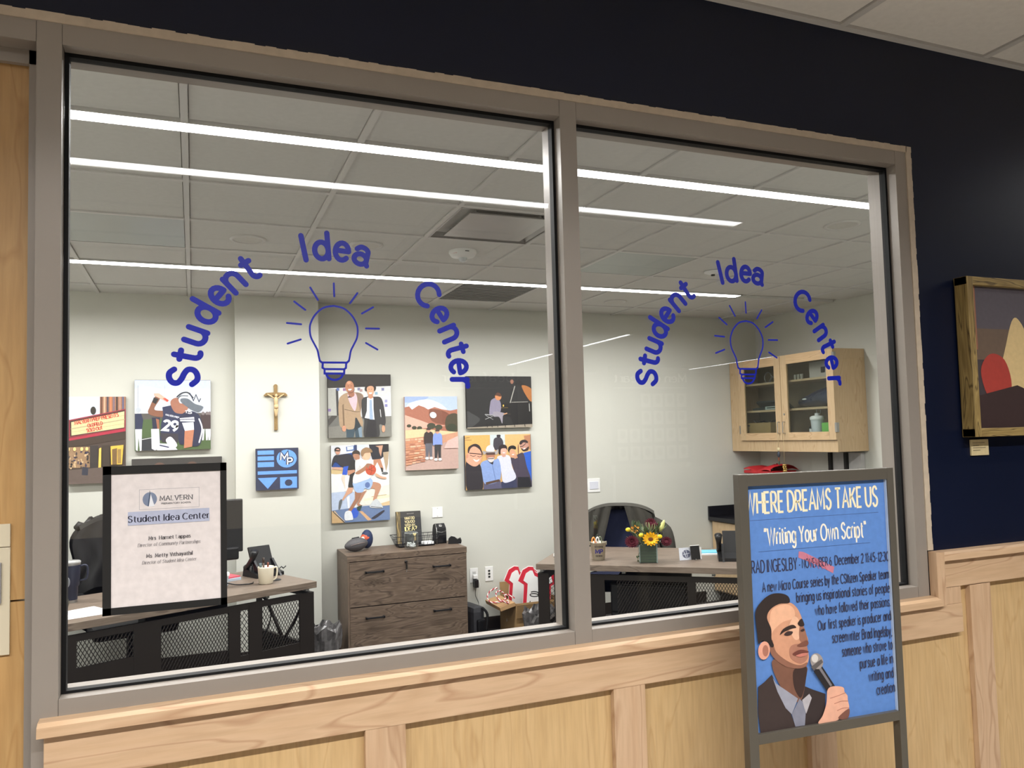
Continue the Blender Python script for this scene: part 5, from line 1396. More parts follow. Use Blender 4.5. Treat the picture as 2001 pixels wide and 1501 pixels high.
part('lid', tb, M_white, MB().lathe([(.046, .062), (.046, .078), (.042, .082)], 24))
nb = thing('folder_stack', 'stack of pale blue papers under coloured folders, behind the monitor cable', 'papers', LD(-.42, .62), rad(30))
part('paper_stack', nb, mat('pale blue paper', (178, 192, 206), .8, var=0), MB().box(-.13, .13, -.16, .16, 0, .016))
part('pink_folder', nb, mat('pink folder', (206, 84, 96), .6, var=0), MB().box(-.12, .13, -.15, .15, .017, .026), label='pink folder')
part('yellow_note', nb, mat('yellow note', (236, 208, 132), .7, var=0), MB().box(-.12, .02, -.12, .06, .027, .032), label='yellow sticky pad')
cb = thing('monitor_cable', 'black cable looping over the desk beside the phone', 'cable', LD(-.5, .3))
part('cable_loop', cb, M_black, MB().tube(catmull([(0.0, .06, .03), (.09, .03, .008), (.15, .02, .006), (.19, .03, .006), (.20, .06, .008)], False, 6), .004, 6))
sv = thing('shadow_disc', 'dark oval disc painted in as the shadow beside the cream mug', 'shadow', LD(-.15, .27))  # black disc on the desktop, put in for a shadow by the mug
sv.name = 'shadow'
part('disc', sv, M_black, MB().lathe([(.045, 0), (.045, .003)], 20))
gp = thing('desk_succulent', 'bit of green plant showing under the monitor', 'plant', LD(-.52, .52))
part('pot', gp, M_white, MB().lathe([(.025, 0), (.033, .055)], 16))
lf = MB()
for i in range(12):
    a = i * 2.4; r_ = .02 + .002 * i
    lf.ball((r_ * cos(a), r_ * sin(a), .075 + .003 * (12 - i)), .016, .008, .006, 8, rot=Matrix.Rotation(a, 3, 'Z'))
part('leaves', gp, mat('succulent green', (104, 138, 54), .5, var=.2), lf)
# travel mug
M_navym = mat('navy enamel', (44, 48, 66), 0.4, 0.2, var=0.02)
tm = thing('travel_mug', 'dark navy travel mug with clear lid and steel base, at the edge of the window', 'mug', LD(-1.255, .60))
part('body', tm, M_navym, MB().lathe([(.034, .016), (.038, .09), (.046, .10), (.050, .215)], 28))
part('steel_base', tm, M_steel, MB().lathe([(.033, 0), (.034, .016)], 28), label='bare steel base')
part('steel_rim', tm, M_steel, MB().lathe([(.050, .215), (.051, .228)], 28, cap=False))
part('lid', tm, mat('clear lid plastic', (160, 160, 158), .15, var=0), MB().lathe([(.051, .226), (.052, .234), (.044, .240), (0, .240)], 28, cap=False))
part('handle', tm, M_navym, MB().tube(catmull([(.046, -.0, .205), (.075, -.0, .208), (.085, 0, .19), (.085, -.0, .15), (.076, -.0, .128), (.044, -.0, .122)], False, 4), .006, 8))
pv = thing('round_vase', 'small round dark green pen pot at the window corner', 'pot', LD(-1.40, .34))
part('pot', pv, mat('dark olive ceramic', (58, 60, 48), .15, var=0, coat=.6), MB().lathe([(.030, 0), (.052, .02), (.060, .05), (.052, .078), (.030, .094), (.026, .104), (.020, .104), (.020, .06)], 28, cap=False).lathe([(.03, 0), (0, 0.0003)], 28, cap=False))
sc_ = thing('scissors', 'scissors with grey and orange grips standing in the round pot', 'scissors', LD(-1.39, .34, .815))
M_or = mat('orange rubber', (222, 102, 62), .5, var=0); M_gr = mat('grey grip', (110, 112, 116), .5, var=0)
part('blade', sc_, M_steel, MB().tube([(0, 0, -.03), (.010, 0, .05)], .004, 6))
part('blade', sc_, M_steel, MB().tube([(.012, 0, -.03), (.006, 0, .05)], .004, 6))
for cx_, cz_, r_ in ((-.008, .105, 1.15), (.030, .085, 1.0)):
    ring = [(cx_ + .016 * r_ * cos(t), 0, cz_ + .026 * r_ * sin(t)) for t in [2 * pi * i / 18 for i in range(18)]]
    part('grip', sc_, M_gr, MB().tube(ring, .0062, 8, closed=True))
    part('grip_lining', sc_, M_or, MB().tube([(cx_ + .010 * r_ * cos(t), -.001, cz_ + .019 * r_ * sin(t)) for t in [2 * pi * i / 18 for i in range(18)]], .004, 6, closed=True), label='orange lining')
part('shank', sc_, M_gr, MB().tube([(.004, 0, .04), (.006, 0, .075)], .008, 6))
hl = thing('highlighter', 'yellow highlighter standing in the round pot', 'marker', LD(-1.405, .335, .80))
part('barrel', hl, mat('yellow highlighter', (214, 226, 60), .4, var=0), MB().tube([(0, 0, 0), (-.004, 0, .075)], .008, 10))
part('cap', hl, M_or, MB().tube([(-.004, 0, .075), (-.006, 0, .10)], .009, 10), label='orange cap')
for i, (x, y, r_, lab) in enumerate(((-1.31, .25, 6, 'white printed sheet lying on the desk by the round pot, topmost'), (-1.28, .19, -3, 'white printed sheet lying on the desk by the round pot, lower one'))):
    pp_ = thing('printed_sheet', lab, 'paper', LD(x, y, .7402 + .002 * (1 - i)), rad(23.7 + r_))
    part('sheet', pp_, M_paper, MB().box(-.13, .11, -.09, .09, 0, .0012))
    part('print', pp_, mat('grey ink', (120, 120, 124), .8, var=0), MB().box(-.08, .05, .03, .036, .0013, .0016))
    part('print', pp_, mat('grey ink', (120, 120, 124), .8, var=0), MB().box(-.08, .08, -.01, -.004, .0013, .0016))

# ------------------------------------------------------------------ filing cabinet and what stands on it
FH = .775
fc = thing('filing_cabinet', 'rustic grey oak two-drawer filing cabinet with dark handles', 'cabinet', (1.345, 4.155, 0))
FW, FD = .935, .445
part('carcass', fc, M_cabside, MB().box(0, .018, 0.0, FD, 0, FH - .045).box(FW - .018, FW, 0, FD, 0, FH - .045).box(.018, FW - .018, FD - .01, FD, 0, FH - .045).box(.018, FW - .018, 0, FD, 0, .03))
part('top', fc, M_cab, MB().box(-.001, FW + .003, -.004, FD, FH - .045, FH, c=.002))
for z0, z1 in ((.395, FH - .05), (.035, .388)):
    dr = part('drawer', fc, M_cab, MB().box(.016, FW - .003, -.006, .016, z0, z1, c=.0015))
    part('drawer_box', dr, M_cabside, MB().box(.05, FW - .05, .016, FD - .03, z0 + .03, z1 - .05))
    for hx in (.20, .725):
        mbh = MB().box(hx - .072, hx + .072, -.036, -.026, z1 - .085, z1 - .073, c=.002)
        for e in (-.066, .066):
            mbh.box(hx + e - .006, hx + e + .006, -.036, -.006, z1 - .087, z1 - .071, c=.002)
        part('handle', dr, M_black, mbh)
part('lock', fc, M_brown, MB().lathe([(.011, 0), (.011, .01), (.007, .012)], 14, M=Matrix.Translation((.445, -.006, FH - .075)) @ Matrix.Rotation(pi / 2, 4, 'X')))
part('key', fc, M_brown, MB().box(.441, .449, -.030, -.018, FH - .095, FH - .07).box(.438, .452, -.027, -.024, FH - .13, FH - .095))
part('key_tag', fc, M_steel, MB().box(.443, .447, -.026, -.023, FH - .15, FH - .13))
fb = thing('football', 'dark grey football lying on the filing cabinet', 'ball', (1.455, 4.37, FH + .0545), rz=0, rot=(0, rad(-6), rad(12)))
part('shell', fb, mat('dark grey leather', (74, 72, 74), .55, var=.08, scale=60, bump=.3), MB().lathe([(0.0, -.098), (.018, -.088), (.038, -.06), (.050, -.025), (.052, 0), (.050, .025), (.038, .06), (.018, .088), (0, .098)], 24, M=Matrix.Rotation(pi / 2, 4, 'Y'), cap=False))
part('laces', fb, mat('black lace', (30, 30, 32), .6, var=0), MB().box(-.03, .03, -.006, .006, .050, .056, c=.002))
part('seam', fb, mat('pale seam', (150, 130, 124), .6, var=0), MB().tube([(-.06, -.042, .006), (-.02, -.0525, .012), (.03, -.0515, .012), (.06, -.038, .01)], .0016, 6))
cp = thing('sports_cap', 'navy and orange cap propped behind the football', 'cap', (1.560, 4.475, FH + .003), rot=(0, 0, rad(-25)))
M_nv = mat('cap navy', (30, 44, 78), .7, var=.08)
part('crown', cp, M_nv, MB().ball((0, 0, .075), .048, .058, .074, 16))
part('front_patch', cp, mat('cap orange', (196, 84, 54), .6, var=.1), MB().ball((-.006, -.030, .085), .040, .030, .036, 14))
part('white_badge', cp, mat('cap badge', (214, 204, 194), .6, var=0), MB().ball((-.018, -.054, .085), .018, .008, .016, 10))
bk = thing('idea_book', 'black hardcover book with gold title propped upright in the wire basket', 'book', (1.815, 4.515, FH + .012), rz=rad(-4), rot=(rad(-12), 0, rad(-4)))
bw, bh = .205, .262
part('cover', bk, mat('book cover', (34, 34, 36), .45, var=0), MB().box(0, bw, 0, .028, 0, bh, c=.001))
part('page_block', bk, mat('page edge', (206, 196, 170), .8, var=0), MB().box(.004, bw - .001, .003, .025, .0015, bh + .0005))
q = Print(bw - .002, bh - .002, 0, 100, 0, 100, (36, 36, 38))
q.B(0, 0, 17, 100, (96, 82, 50)); q.L([(4, 0), (10, 20), (3, 44), (9, 70), (5, 100)], 3.5, (150, 128, 80), True); q.L([(12, 0), (8, 30), (14, 60), (11, 100)], 2, (60, 50, 34), True)
GD = (222, 206, 156)
q.T('FROM THE AUTHOR', (44, 9), (72, 8), 2.2, (150, 146, 140), wt=.2); q.T('WHAT DO', (34, 26), (74, 25), 8, GD, wt=.17); q.T('YOU DO', (34, 37), (74, 36), 8, GD, wt=.17); q.T('WITH AN', (34, 47), (74, 46), 7, GD, wt=.17); q.T('IDEA?', (34, 62), (82, 60), 13, (236, 220, 150), wt=.14, serif=True)
q.L([(18, 63), (100, 61)], .6, (110, 108, 104)); q.E(71, 74, 5, 4, (222, 190, 110)); q.E(67, 71, 3, 3, (240, 220, 150)); q.E(75, 71, 3, 3, (240, 220, 150)); q.P([(69, 78), (75, 78), (76, 92), (68, 92)], (170, 140, 90))
q.build('cover_print', bk, (.001, -.0006, .001))
wbk = thing('wire_basket', 'black wire tray basket holding the upright book', 'basket', (1.95, 4.44, FH + .002))
M_wire = mat('black wire', (40, 40, 42), .4, .4, var=0)
tp = [(-.19, -.085), (.17, -.085), (.17, .10), (-.19, .10)]; bt = [(-.155, -.065), (.14, -.065), (.14, .075), (-.155, .075)]
part('rim', wbk, M_wire, MB().tube([(x, y, .085) for x, y in tp], .0028, 6, closed=True))
part('rim', wbk, M_wire, MB().tube([(x, y, .008) for x, y in bt], .0040, 6, closed=True))
part('rim', wbk, M_wire, MB().tube([((a + c) / 2, (b_ + d_) / 2, .048) for (a, b_), (c, d_) in zip(tp, bt)], .0018, 6, closed=True))
part('base_sheet', wbk, M_wire, MB().box(-.155, .14, -.065, .075, .003, .006))
for i in range(4):
    a0, a1 = tp[i], tp[(i + 1) % 4]; b0, b1 = bt[i], bt[(i + 1) % 4]
    n_ = 9 if i % 2 == 0 else 5
    for j in range(n_):
        f_ = j / n_
        part('wire', wbk, M_wire, MB().tube([(a0[0] + (a1[0] - a0[0]) * f_, a0[1] + (a1[1] - a0[1]) * f_, .085), (b0[0] + (b1[0] - b0[0]) * f_, b0[1] + (b1[1] - b0[1]) * f_, .008)], .0016, 4))
ps_ = thing('note_stack', 'white paper slips lying in the wire basket', 'paper', (2.045, 4.435, FH + .009), rad(10))
part('slips', ps_, M_paper, MB().box(-.04, .04, -.035, .035, 0, .02, c=.002))
gj = thing('glass_jar', 'round clear glass jar holding white chalk pieces', 'jar', (1.868, 4.275, FH + .001))
M_jar = glass_mat('jar glass', (.93, .95, .95), .05)
part('glass', gj, M_jar, MB().lathe([(.052, .001), (.055, .006), (.055, .118), (.050, .125)], 30, cap=False).lathe([(.051, .118), (.051, .012), (0, .010)], 30, cap=False))
part('rim', gj, mat('glass rim', (190, 196, 196), .1, var=0), MB().tube([(.052 * cos(t), .052 * sin(t), .125) for t in [2 * pi * i / 28 for i in range(28)]], .0018, 6, closed=True))
rr_ = random.Random(11)
for i in range(9):
    a = rr_.uniform(0, 6.28)
    part('chalk_piece', gj, M_white, MB().box(-.014, .014, -.006, .006, -.006, .006, c=.002), loc=(rr_.uniform(-.028, .028), rr_.uniform(-.028, .028), .02 + .012 * (i % 3)), rot=(rr_.uniform(-.5, .5), rr_.uniform(-.6, .6), a))
ph_ = thing('pencil_sharpener', 'upright black electric pencil sharpener with chrome trim', 'sharpener', (2.16, 4.48, FH + .001), rad(6))
part('body', ph_, M_black, MB().prism([(-.045, 0), (.045, 0), (.045, .11), (.030, .148), (.0, .160), (-.038, .125), (-.045, .07)], -.043, .043, plane='YZ'))
part('chrome_trim', ph_, M_steel, MB().tube([(-.042, -.046, .003), (-.043, -.047, .07), (-.041, -.040, .122), (-.036, -.002, .157)], .003, 6).tube([(-.041, -.043, .100), (0, -.048, .090), (.041, -.043, .100)], .0022, 6))
part('pencil_hole', ph_, M_steel, MB().lathe([(.015, 0), (.015, .004), (.006, .003)], 18, M=Matrix.Translation((0, -.022, .143)) @ Matrix.Rotation(rad(40), 4, 'X')), label='chrome ring around the pencil hole')
part('drawer_front', ph_, mat('gloss black', (24, 24, 26), .15, var=0), MB().box(-.038, .038, -.049, -.044, .008, .072, c=.003))
td = thing('tape_dispenser', 'small black tape dispenser at the end of the filing cabinet', 'dispenser', (2.262, 4.385, FH + .001), rad(-20))
part('body', td, M_black, MB().prism([(-.055, 0), (.05, 0), (.055, .02), (.045, .045), (.02, .035), (.0, .055), (-.03, .062), (-.052, .04)], -.024, .024, M=None))
part('tape_roll', td, mat('clear tape', (196, 194, 186), .3, var=0), MB().lathe([(.027, -.010), (.027, .010)], 22, M=Matrix.Translation((-.015, 0, .040)) @ Matrix.Rotation(pi / 2, 4, 'X')))

# ------------------------------------------------------------------ things on the desk with the flowers
pb = thing('desk_pedestal', 'black drawer pedestal seen through the mesh under the flower desk', 'drawers', RD(.50, .10, 0), rad(-39))
part('body', pb, M_blackm, MB().box(0, .52, 0.014, .5, 0, .60, c=.004))
for z in (.03, .22, .41):
    part('drawer', pb, M_black, MB().box(.01, .51, 0, .013, z, z + .18, c=.003))
M_tin = mat('tin metal', (176, 168, 150), .35, .7, var=.05)
tn = thing('tin_pencil_bucket', 'tin bucket with a purple monogram, full of candy-cane pens', 'bucket', RD(.40, .235), rad(-39 + 18))
part('bucket', tn, M_tin, MB().lathe([(.043, 0), (.045, .004), (.055, .120), (.057, .122), (.057, .126), (.053, .126), (.042, .006), (0, .006)], 30, cap=False).lathe([(.043, 0), (0, .0003)], 30, cap=False))
part('ear', tn, M_tin, MB().box(.054, .062, -.008, .008, .105, .13, c=.001))
part('ear', tn, M_tin, MB().box(-.062, -.054, -.008, .008, .105, .13, c=.001))
M_purp = mat('purple ink', (44, 40, 120), .5, var=0)


def wrap_text(txt, width, cap_, z, r0, k_):
    ps, wd = text_polys(txt, width, cap_, wt=.2)
    mbx = MB()
    for p in ps:
        vs = []
        for a, b in p:
            th = (a - wd / 2) / r0
            rr = r0 + (b + z) * k_ + .0006
            vs.append((rr * sin(th), -rr * cos(th), z + b))
        mbx.add(vs, tessellate_polygon([[Vector((a, b, 0)) for a, b in p]]))
    return mbx


part('monogram', tn, M_purp, wrap_text('MP', .046, .028, .050, .0455, .092))
part('lettering', tn, mat('dark ink', (60, 56, 54), .6, var=0), wrap_text('DESIGN', .044, .010, .028, .0455, .092))
part('lettering', tn, mat('dark ink', (60, 56, 54), .6, var=0), wrap_text('SCHOOL', .054, .011, .092, .0455, .092))
b = RD(.40, .235, .752)
for i, (dx, dy, lab, c, c2) in enumerate(((-.030, -.012, 'orange cane pen in the tin bucket, beside the mullion', (232, 150, 70), (236, 230, 220)), (-.002, -.020, 'white cane pen in the middle of the tin bucket', (226, 224, 220), (180, 90, 80)), (.026, -.006, 'grey-green cane pen at the outer rim of the tin bucket', (108, 116, 96), (206, 200, 190)))):
    p_ = thing('cane_pen', lab, 'pen', (b[0] + dx, b[1] + dy, b[2]))
    part('shaft', p_, mat('cane %d' % i, c, .4, var=0), MB().tube(catmull([(0, 0, 0), (0, 0, .10), (-.002, 0, .135), (-.012, 0, .150), (-.022, 0, .138), (-.023, 0, .118)], False, 5), .005, 8))
    part('tip', p_, mat('cane tip %d' % i, c2, .4, var=0), MB().ball((-.023, 0, .116), .006, n=8))
rl = thing('acrylic_ruler', 'clear ruler standing tall in the tin bucket', 'ruler', (b[0] - .004, b[1] + .02, b[2]))
part('blade', rl, glass_mat('acrylic', (.80, .82, .80), .09), MB().box(-.016, .016, -.0015, .0015, 0, .30))
# vase and flowers
vs_ = thing('flower_vase', 'square dark green glass vase lined with leaves', 'vase', RD(.755, .19), rad(-27))
part('glass', vs_, mat('dark green vase glass', (44, 56, 50), .12, .0, var=.08, scale=14, coat=.6), MB().box(-.062, .062, -.062, .062, 0, .125, c=.005))
for i in range(6):
    part('leaf_band', vs_, mat('folded leaf', (52, 66, 52), .4, var=.1), MB().box(-.055, .055, -.0635, -.062, .008 + i * .019, .022 + i * .019, c=.0))
for x in (-.059, .059):
    part('glass_edge', vs_, mat('glass edge', (120, 134, 130), .1, var=0), MB().box(x - .004, x + .004, -.0645, -.060, 0.002, .123, c=.001))
fx, fy, fz = RD(.755, .19)
M_leafs = [mat('leaf green', (66, 84, 52), .6, var=.25, scale=20), mat('pale leaf', (128, 134, 92), .6, var=.2, scale=20)]
rr_ = random.Random(21)


def leaf_mb(L_, W2, curl=.3):
    return MB().grid(lambda u, v: Vector(((u - .5) * 2 * W2 * sin(pi * min(1, v * .96 + .03)), L_ * v, curl * L_ * (v * v) - .3 * W2 * (1 - abs(2 * u - 1)))), 4, 6)


def stem_thing(name, label, cat, x, z, y=0.0):
    """a cut stem standing in the vase with its head at (x, y, z) from the vase centre"""
    t = thing(name, label, cat, (fx, fy, fz + .12))
    part('stem', t, M_leafs[0], MB().tube(catmull([(x * .2, y * .2, -.06), (x * .6, y * .6, z * .5), (x, y + .004, z)], False, 4), .0028, 6))
    t.scale = (1.32, 1.15, 1.15)
    t.rotation_euler = (0, 0, rad(-27))
    return t


def petals(t, c, n, L_, W2, M, tilt, face, off=0, zc=0):
    src = leaf_mb(L_, W2, .12)
    first = None
    for i in range(n):
        o = part('petal', t, M, src) if first is None else shared('petal', first, t)
        first = first or o
        a = 2 * pi * i / n + off
        o.matrix_basis = Matrix.Translation(c) @ face @ Matrix.Rotation(a, 4, 'Z') @ Matrix.Rotation(tilt, 4, 'X') @ Matrix.Translation((0, .008, zc))


FACE = Matrix.Rotation(rad(72), 4, 'X')
M_yel = mat('sunflower yellow', (240, 186, 24), .6, var=.1); M_yel2 = mat('lemon yellow', (232, 206, 40), .6, var=.08)
M_mar = mat('burgundy petals', (104, 34, 50), .7, var=.2, scale=30); M_mar2 = mat('dusky pink', (150, 92, 84), .7, var=.2, scale=30)
sf = stem_thing('sunflower', 'large yellow sunflower at the front of the vase', 'flower', .012, .040, -.075)
c0 = Vector((.012, -.082, .040))
petals(sf, c0, 14, .040, .009, M_yel, rad(18), FACE); petals(sf, c0, 12, .034, .008, M_yel, rad(32), FACE, .2)
part('centre', sf, mat('flower centre', (110, 66, 30), .9, var=.3, scale=90), MB().ball(c0 + Vector((0, -.006, .001)), .013, .007, .013, 12))
for nm, lab, x, y, z, M, n, L_, W2, ls in (
        ('chrysanthemum', 'burgundy chrysanthemum low on the bucket side of the vase', -.082, -.040, .022, M_mar, 20, .032, .006, 4),
        ('chrysanthemum', 'small burgundy bloom low on the far side of the sunflower', .098, -.02, .018, M_mar, 14, .024, .006, 3),
        ('chrysanthemum', 'dark red bloom at the top of the bouquet', .022, .01, .125, M_mar, 16, .026, .006, 3)):
    f_ = stem_thing(nm, lab, 'flower', x, z, y)
    for l_ in range(ls):
        if l_ == 0: part('centre', f_, M, MB().ball((x, y - .004, z), L_ * .42, L_ * .3, L_ * .42, 10))
        petals(f_, Vector((x, y, z)), n - l_ * 2, L_ * (1 - .15 * l_), W2, M, rad(5 + l_ * 22), FACE if l_ < 3 else Matrix.Rotation(rad(60), 4, 'X'), l_ * .3)
for lab, x, y, z in (('yellow button flower high on the bucket side of the bouquet', -.098, -.02, .092), ('yellow button flower just above the sunflower', -.034, -.055, .062), ('pale yellow button flower beside the sunflower', .062, -.05, .052)):
    f_ = stem_thing('button_flower', lab, 'flower', x, z, y)
    part('bloom', f_, M_yel2, MB().ball((x, y, z), .014, .012, .013, 12))
f_ = stem_thing('orange_flower', 'small orange flower near the top of the bouquet', 'flower', -.062, .094, -.02)
petals(f_, Vector((-.062, -.02, .094)), 6, .020, .007, mat('orange petals', (222, 150, 50), .6, var=.1), rad(20), FACE)
f_ = stem_thing('lily_bud', 'pale yellow-green lily bud pointing up out of the bouquet', 'flower', .075, .095, -.01)
part('bud', f_, mat('bud green', (206, 208, 130), .5, var=.06), MB().tube([(.068, -.01, .080), (.077, -.01, .100), (.086, -.01, .128), (.092, -.01, .145)], [.007, .012, .010, .003], 10))
f_ = stem_thing('berry_sprig', 'dark berry sprig in the middle of the bouquet', 'flower', .045, .09, .0)
for i in range(16):
    part('berry', f_, M_mar, MB().ball((.045 + rr_.uniform(-.012, .012), rr_.uniform(-.02, .01), .10 + rr_.uniform(-.035, .03)), .005, n=6))
gr = thing('greenery', 'mixed green leaves and grass filling the bouquet', 'greenery', (fx, fy, fz + .10))
gr.scale = (1.3, 1.2, 1.15)
gr.rotation_euler = (0, 0, rad(-27))
lsrc = [part('leaf', gr, M_leafs[0], leaf_mb(.060, .012, .3)), part('leaf', gr, M_leafs[1], leaf_mb(.046, .006, .4))]
for i in range(78):
    o = lsrc[i % 2] if i < 2 else shared('leaf', lsrc[i % 2], gr)
    a = rr_.uniform(0, 2 * pi); e = rr_.uniform(.1, 1.35)
    p = Vector((cos(a) * .075 * rr_.uniform(.1, 1), sin(a) * .055 * rr_.uniform(.1, 1), .02 + .085 * rr_.random()))
    o.matrix_basis = Matrix.Translation(p) @ Matrix.Rotation(a - pi / 2, 4, 'Z') @ Matrix.Rotation(e, 4, 'X')
for i in range(12):
    a = rr_.uniform(-.9, .9)
    part('grass_blade', gr, M_leafs[1], MB().tube([(0, 0, .02), (a * .05, -.02, .09), (a * .125, -.03, .155 - .05 * abs(a))], [.002, .0015, .0006], 5))
sgp = thing('loose_twig', 'dark twig drooping from the bouquet toward the tin bucket', 'twig', (fx - .10, fy - .03, fz + .005))
part('stem', sgp, M_leafs[0], MB().tube(catmull([(.05, 0, .10), (.015, 0, .065), (0, 0, .03), (.015, -.01, .002)], False, 4), .0018, 5))
tl_ = leaf_mb(.022, .006, .2)
t0 = part('leaf', sgp, M_leafs[0], tl_)
for k_, (p, a) in enumerate((((.004, 0, .045), 1.9), ((.006, 0, .03), -.5), ((.002, 0, .02), 2.6))):
    o = t0 if k_ == 0 else shared('leaf', t0, sgp)
    o.matrix_basis = Matrix.Translation(p) @ Matrix.Rotation(a, 4, 'Y') @ Matrix.Rotation(.9, 4, 'X')
# cards and small black stand
cx, cy, cz = RD(.99, .30)
q = Print(.088, .085, 0, 100, 0, 100, (216, 220, 230)); q.E(62, 52, 36, 34, (96, 100, 124)); q.L([(40, 30), (58, 80)], 5, (216, 220, 230)); q.L([(60, 20), (72, 84)], 4, (216, 220, 230)); q.L([(34, 54), (90, 46)], 4, (216, 220, 230))
gc = thing('greeting_card', 'white card with a grey round emblem standing beside the black frame', 'card', (cx - .035, cy - .005, cz), rot=(rad(-8), 0, rad(-8)))
part('card', gc, M_paper, MB().box(0, .088, .0002, .002, 0, .085)); q.build('print', gc, (0, 0, 0))
bf = thing('photo_stand', 'small black easel frame with a white top edge, in front of two white cards', 'frame', (cx + .038, cy - .045, cz), rot=(rad(-9), 0, rad(-5)))
part('panel', bf, M_blackm, MB().box(0, .068, 0, .006, .004, .098)); part('top_edge', bf, M_white, MB().box(-.001, .069, -.001, .010, .098, .103)); part('clip', bf, M_steel, MB().ball((.030, -.004, .004), .004, n=8)); part('back_leg', bf, M_blackm, MB().box(.03, .038, .006, .05, .0, .008))
wc = thing('white_card', 'plain white card with a small mark behind the black easel frame', 'card', (cx + .098, cy - .020, cz), rot=(rad(-6), 0, rad(-14)))
part('card', wc, M_paper, MB().box(0, .030 + .006, 0, .0015, 0, .083)); part('mark', wc, mat('grey ink', (120, 120, 124), .8, var=0), MB().box(.012, .018, -.0003, 0, .034, .037))
bb_ = thing('blue_booklet', 'turquoise booklet on white papers beside the second phone', 'booklet', RD(1.13, .62), rad(-25))
part('papers', bb_, M_paper, MB().box(-.06, .10, -.08, .08, 0, .010)); part('cover', bb_, mat('turquoise cover', (104, 176, 196), .5, var=0), MB().box(-.05, .10, -.06, .08, .0105, .016))
wx_ = thing('white_box', 'flat white gift box at the corner of the flower desk', 'box', RD(.085, .36), rad(-39))
part('lid', wx_, M_white, MB().box(-.035, .06, -.05, .05, .004, .026, c=.003)); part('base', wx_, M_black, MB().box(-.033, .058, -.048, .048, 0, .004))
pl = thing('potted_plant', 'green leafy plant peeking out beside the mullion', 'plant', RD(.05, .58))
part('pot', pl, M_white, MB().lathe([(.035, 0), (.048, .08)], 20))
l0 = part('leaf', pl, mat('bright leaf', (112, 150, 66), .5, var=.15), leaf_mb(.075, .022, .35))
for i in range(14):
    o = l0 if i == 0 else shared('leaf', l0, pl)
    a = i * 2.4
    o.matrix_basis = Matrix.Translation((.012 * cos(a), .012 * sin(a), .08 + .007 * i)) @ Matrix.Rotation(a, 4, 'Z') @ Matrix.Rotation(.2 + .06 * i, 4, 'X')

# ------------------------------------------------------------------ floor clutter by the filing cabinet
M_card = mat('cardboard', (150, 120, 80), .85, var=.06, scale=20); M_cardi = mat('cardboard inside', (176, 140, 98), .85, var=.06)
bx = thing('cardboard_box', 'open brown cardboard box holding the red and white jerseys', 'box', (2.70, 4.18, 0))
part('walls', bx, M_card, MB().box(0, .42, 0, .008, 0, .28).box(0, .42, .352, .36, 0, .28).box(0, .008, .008, .352, 0, .28).box(.412, .42, .008, .352, 0, .28).box(0, .42, 0, .36, 0, .006))
part('flap', bx, M_cardi, MB().prism([(0, 0), (-.13, -.03), (-.14, .0), (-.01, .03)], 0.0, .34, M=Matrix.Translation((0, 0, .265))))
part('flap', bx, M_card, MB().box(0, .42, 0, .006, 0, .11, M=Matrix.Translation((0, -.012, .165)) @ Matrix.Rotation(rad(7), 4, 'X')))
part('flap', bx, M_card, MB().box(0, .10, 0, .006, 0, .12, M=Matrix.Translation((-.0, .34, .28)) @ Matrix.Rotation(rad(-6), 4, 'X')))
M_red = mat('red card', (196, 40, 58), .5, var=.02)


def jersey(label, loc, rot, text=None):
    t = thing('cardboard_jersey', label, 'cutout', loc, rot=rot)
    out = [(0, 0), (0, .30), (-.055, .33), (-.02, .42), (.03, .45), (.07, .45), (.09, .41), (.12, .395), (.15, .41), (.17, .45), (.21, .45), (.26, .42), (.29, .33), (.24, .30), (.24, 0)]
    part('red_layer', t, M_red, MB().prism(out, 0, .004))
    inn = [(.03, 0), (.03, .31), (-.01, .335), (.01, .395), (.045, .42), (.065, .42), (.085, .38), (.12, .365), (.155, .38), (.175, .42), (.195, .42), (.23, .395), (.25, .335), (.21, .31), (.21, 0)]
    part('white_layer', t, M_white, MB().prism(inn, -.003, 0), label='white inset panel')
    part('white_edge', t, M_white, MB().prism([(a * 1.03 - .003, b * 1.015) for a, b in out], .004, .006))
    if text:
        ps, wd = text_polys(text, .13, .055, wt=.14)
        mbx = flat_mb([[(a + .055, b + .21) for a, b in p] for p in ps], -.0036)
        part('lettering', t, M_blackm, mbx)
        part('lettering', t, M_blackm, flat_mb(ribbon(catmull([(.06, .17), (.05, .13), (.07, .10), (.10, .10)], False, 5), .004), -.0036))
    return t


jersey('red and white jersey cutout standing in the box, further from the desk', (2.70, 4.38, .10), (rad(-4), rad(9), rad(8)))
jersey('red and white jersey cutout with black handwriting, nearest the desk', (2.80, 4.30, .10), (rad(-5), rad(7), rad(-4)), 'all')
rp = thing('striped_rope', 'red and white twisted rope coiled over the box flap', 'rope', (2.56, 4.23, .335))
rp.scale = (.72, .72, .72)
M_rw = mat('white rope strand', (226, 214, 208), .8, var=.05); M_rr = mat('red rope strand', (168, 44, 56), .8, var=.05)
path = catmull([(.02, .05, .10), (-.06, .05, .075), (-.12, .0, .02), (-.10, -.05, -.03), (.0, -.06, -.035), (.08, -.03, -.02), (.10, .03, .02), (.06, .05, .06), (-.0, .03, .05), (-.01, -.02, .0), (.06, -.06, -.04), (.12, -.05, -.06), (.10, .0, -.01), (.12, .02, .02), (.20, -.02, -.02)], False, 12)
for ph0, M_ in ((0, M_rw), (pi, M_rr)):
    pts = []
    for i, p in enumerate(path):
        p = Vector(p); a = i * .75 + ph0
        pts.append(p + Vector((0, cos(a), sin(a))) * .005)
    part('strand', rp, M_, MB().tube(pts, .0062, 6))


